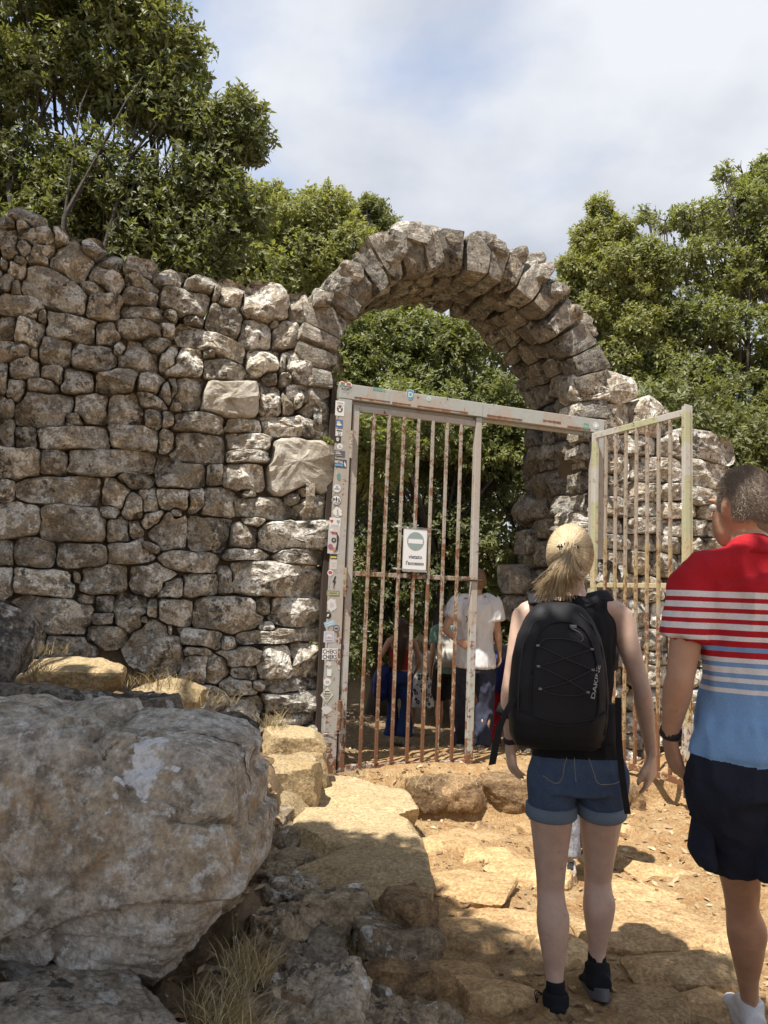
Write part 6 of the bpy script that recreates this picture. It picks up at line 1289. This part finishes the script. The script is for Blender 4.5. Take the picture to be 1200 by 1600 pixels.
# sage shirt and white backpack
Yt = 8.9; p = atY(697, 1150, Yt); base = A([p[0], Yt, gz(p[0], Yt)]); t = thing('person', 'walker in sage green shirt and dark shorts with a white backpack', 'person', tuple(base)); k = 0.9
J = gen(base, k, .12, dict(anR=(.06, -.3, .2), knR=(.08, -.02, .5)))
make_body(J, k, FWD, M['skin_t'], t, base, .0145); shirt(J, k, FWD, M['teal'], t, base, .6, voxel=.013); trousers(J, k, FWD, M['dark_skirt'], t, base, .85, (.11, .11, .1), .013); hair_cap(J['head'], FWD, k, M['grey'], t, base, -.02); feet(J, k, M['greyshoe'], M['sole'], t, base, {'R': A([0, .6, -.8])})
b2 = thing('backpack', 'off-white backpack on the walker in the sage shirt', 'backpack', tuple(base + A([0, -.2, 1.0 * k]))); b2b = A(b2.location)
loft([sect(z, hx, d, .05, 2.8, 24) for z, hx, d in [(-.02, .1, .05), (.0, .13, .1), (.1, .15, .13), (.22, .145, .12), (.32, .12, .09), (.38, .08, .05), (.4, .03, .02)]], 'bag', M['cream'], b2, A([0, .03, 0])); loft([sect(z, hx, d, .02, 2.8, 20) for z, hx, d in [(.02, .07, .02), (.05, .1, .05), (.14, .1, .06), (.19, .08, .04)]], 'front_pocket', M['cream'], b2, A([0, -.075, 0]))
for sg_ in (-1, 1): m = MB(); m.tube([(*(A(p_)), .022, .008) for p_ in catmull([(sg_ * .08, .05, .34), (sg_ * .1, .16, .44), (sg_ * .12, .28, .36), (sg_ * .13, .25, .15), (sg_ * .13, .07, .06)], 4)], 8); m.build('strap', M['cream'], b2, smooth=True)
# red top
Yt = 9.5; p = atY(622, 1150, Yt); base = A([p[0], Yt, gz(p[0], Yt)]); t = thing('person', 'long-haired woman in red strapless top and blue jeans behind the bars', 'person', tuple(base)); k = 0.88
J = gen(base, k, .06, dict(elL=(-.3, -.04, 1.16), wrL=(-.2, .06, .98), elR=(.27, -.03, 1.16), wrR=(.2, .08, .98)))
make_body(J, k, FWD, M['skin_t'], t, base, .0115, None, .9)
blob('top', [limb([J['waist'] - A([0, 0, .04]), J['waist'] + A([0, 0, .05]), J['chest'] + A([0, 0, .02])], [(.14 * k, .1 * k), (.138 * k, .1 * k), (.158 * k, .115 * k)], 4)], M['red_cloth'], t, base, .011, 3, .004); trousers(J, k, FWD, M['jeans'], t, base, 1.0, (.095, .075, .11), .012)
hair_cap(J['head'], FWD, k, M['brown'], t, base, -.05); rg = np.random.RandomState(8)
strands('long_hair', [catmull([J['head'] + A([x, -.085, .03]), J['head'] + A([x * 1.2, -.1, -.12]), J['head'] + A([x * 1.1 - .01, -.13 - .02 * rg.rand(), -.3]), J['head'] + A([x * .8 - .02, -.125, -.48 - .06 * rg.rand()])], 4) for x in rg.normal(size=90) * .028], .004, M['brown'], t, base); feet(J, k, M['greyshoe'], M['sole'], t, base)
jk = blob('tied_jacket', [limb([J['waist'] + A([-.15, 0, -.02]), J['waist'] + A([-.22, -.02, -.12]), J['waist'] + A([-.24, -.01, -.28]), J['waist'] + A([-.22, 0, -.42])], [.05, .09, .1, .06], 4)], M['bluejacket'], t, base, .012, 3, .012)
# child in leopard print
Yt = 10.1; p = atY(652, 1148, Yt); base = A([p[0], Yt, gz(p[0], Yt)]); t = thing('person', 'long-haired child in leopard print skirt behind the bars', 'person', tuple(base)); k = 0.74
J = gen(base, k, .05); make_body(J, k, FWD, M['skin_t'], t, base, .0145); shirt(J, k, FWD, M['cream'], t, base, .5, voxel=.013); blob('skirt', [limb([J['pelvis'] + A([0, 0, .1]), J['pelvis'], J['pelvis'] - A([0, 0, .32])], [(.13, .1), (.16, .13), (.2, .17)], 4)], M['leopard'], t, base, .012, 3, .01); hair_cap(J['head'], FWD, k, M['sandy'], t, base, -.06); feet(J, k, M['whiteshoe'], M['sole'], t, base)
strands('long_hair', [catmull([J['head'] + A([x, -.07, .02]), J['head'] + A([x * 1.4, -.085, -.12]), J['head'] + A([x * 1.5, -.1, -.3])], 4) for x in rg.normal(size=60) * .03], .004, M['sandy'], t, base)
# red trousers and blue bag behind the white T-shirt
Yt = 8.7; p = atY(764, 1150, Yt); base = A([p[0], Yt, gz(p[0], Yt)]); t = thing('person', 'walker in dark top and red trousers behind the white T-shirt', 'person', tuple(base)); k = 0.8
J = gen(base, k, .1); make_body(J, k, FWD, M['skin_t'], t, base, .013); shirt(J, k, FWD, M['black_cloth'], t, base, .6, voxel=.013); trousers(J, k, FWD, M['red_cloth'], t, base, 1.0, (.1, .08, .07), .012); hair_cap(J['head'], FWD, k, M['brown'], t, base); feet(J, k, M['greyshoe'], M['sole'], t, base)
b3 = thing('bag', 'royal blue bag beside the white T-shirt man', 'bag', tuple(base + A([.12, -.2, .72]))); 
loft([sect(z, hx, d, .05, 2.6, 22) for z, hx, d in [(-.05, .07, .03), (-.03, .09, .05), (.1, .1, .06), (.25, .09, .05), (.3, .07, .03)]], 'bag_body', M['bluejacket'], b3, A([0, .03, 0]))
for sg_ in (-1, 1): m = MB(); m.tube([(*A(p_), .018, .006) for p_ in catmull([(sg_ * .06, .05, .3), (sg_ * .08, .14, .36), (sg_ * .09, .22, .28), (sg_ * .1, .12, .05)], 4)], 8); m.build('strap', M['bluejacket'], b3, smooth=True)
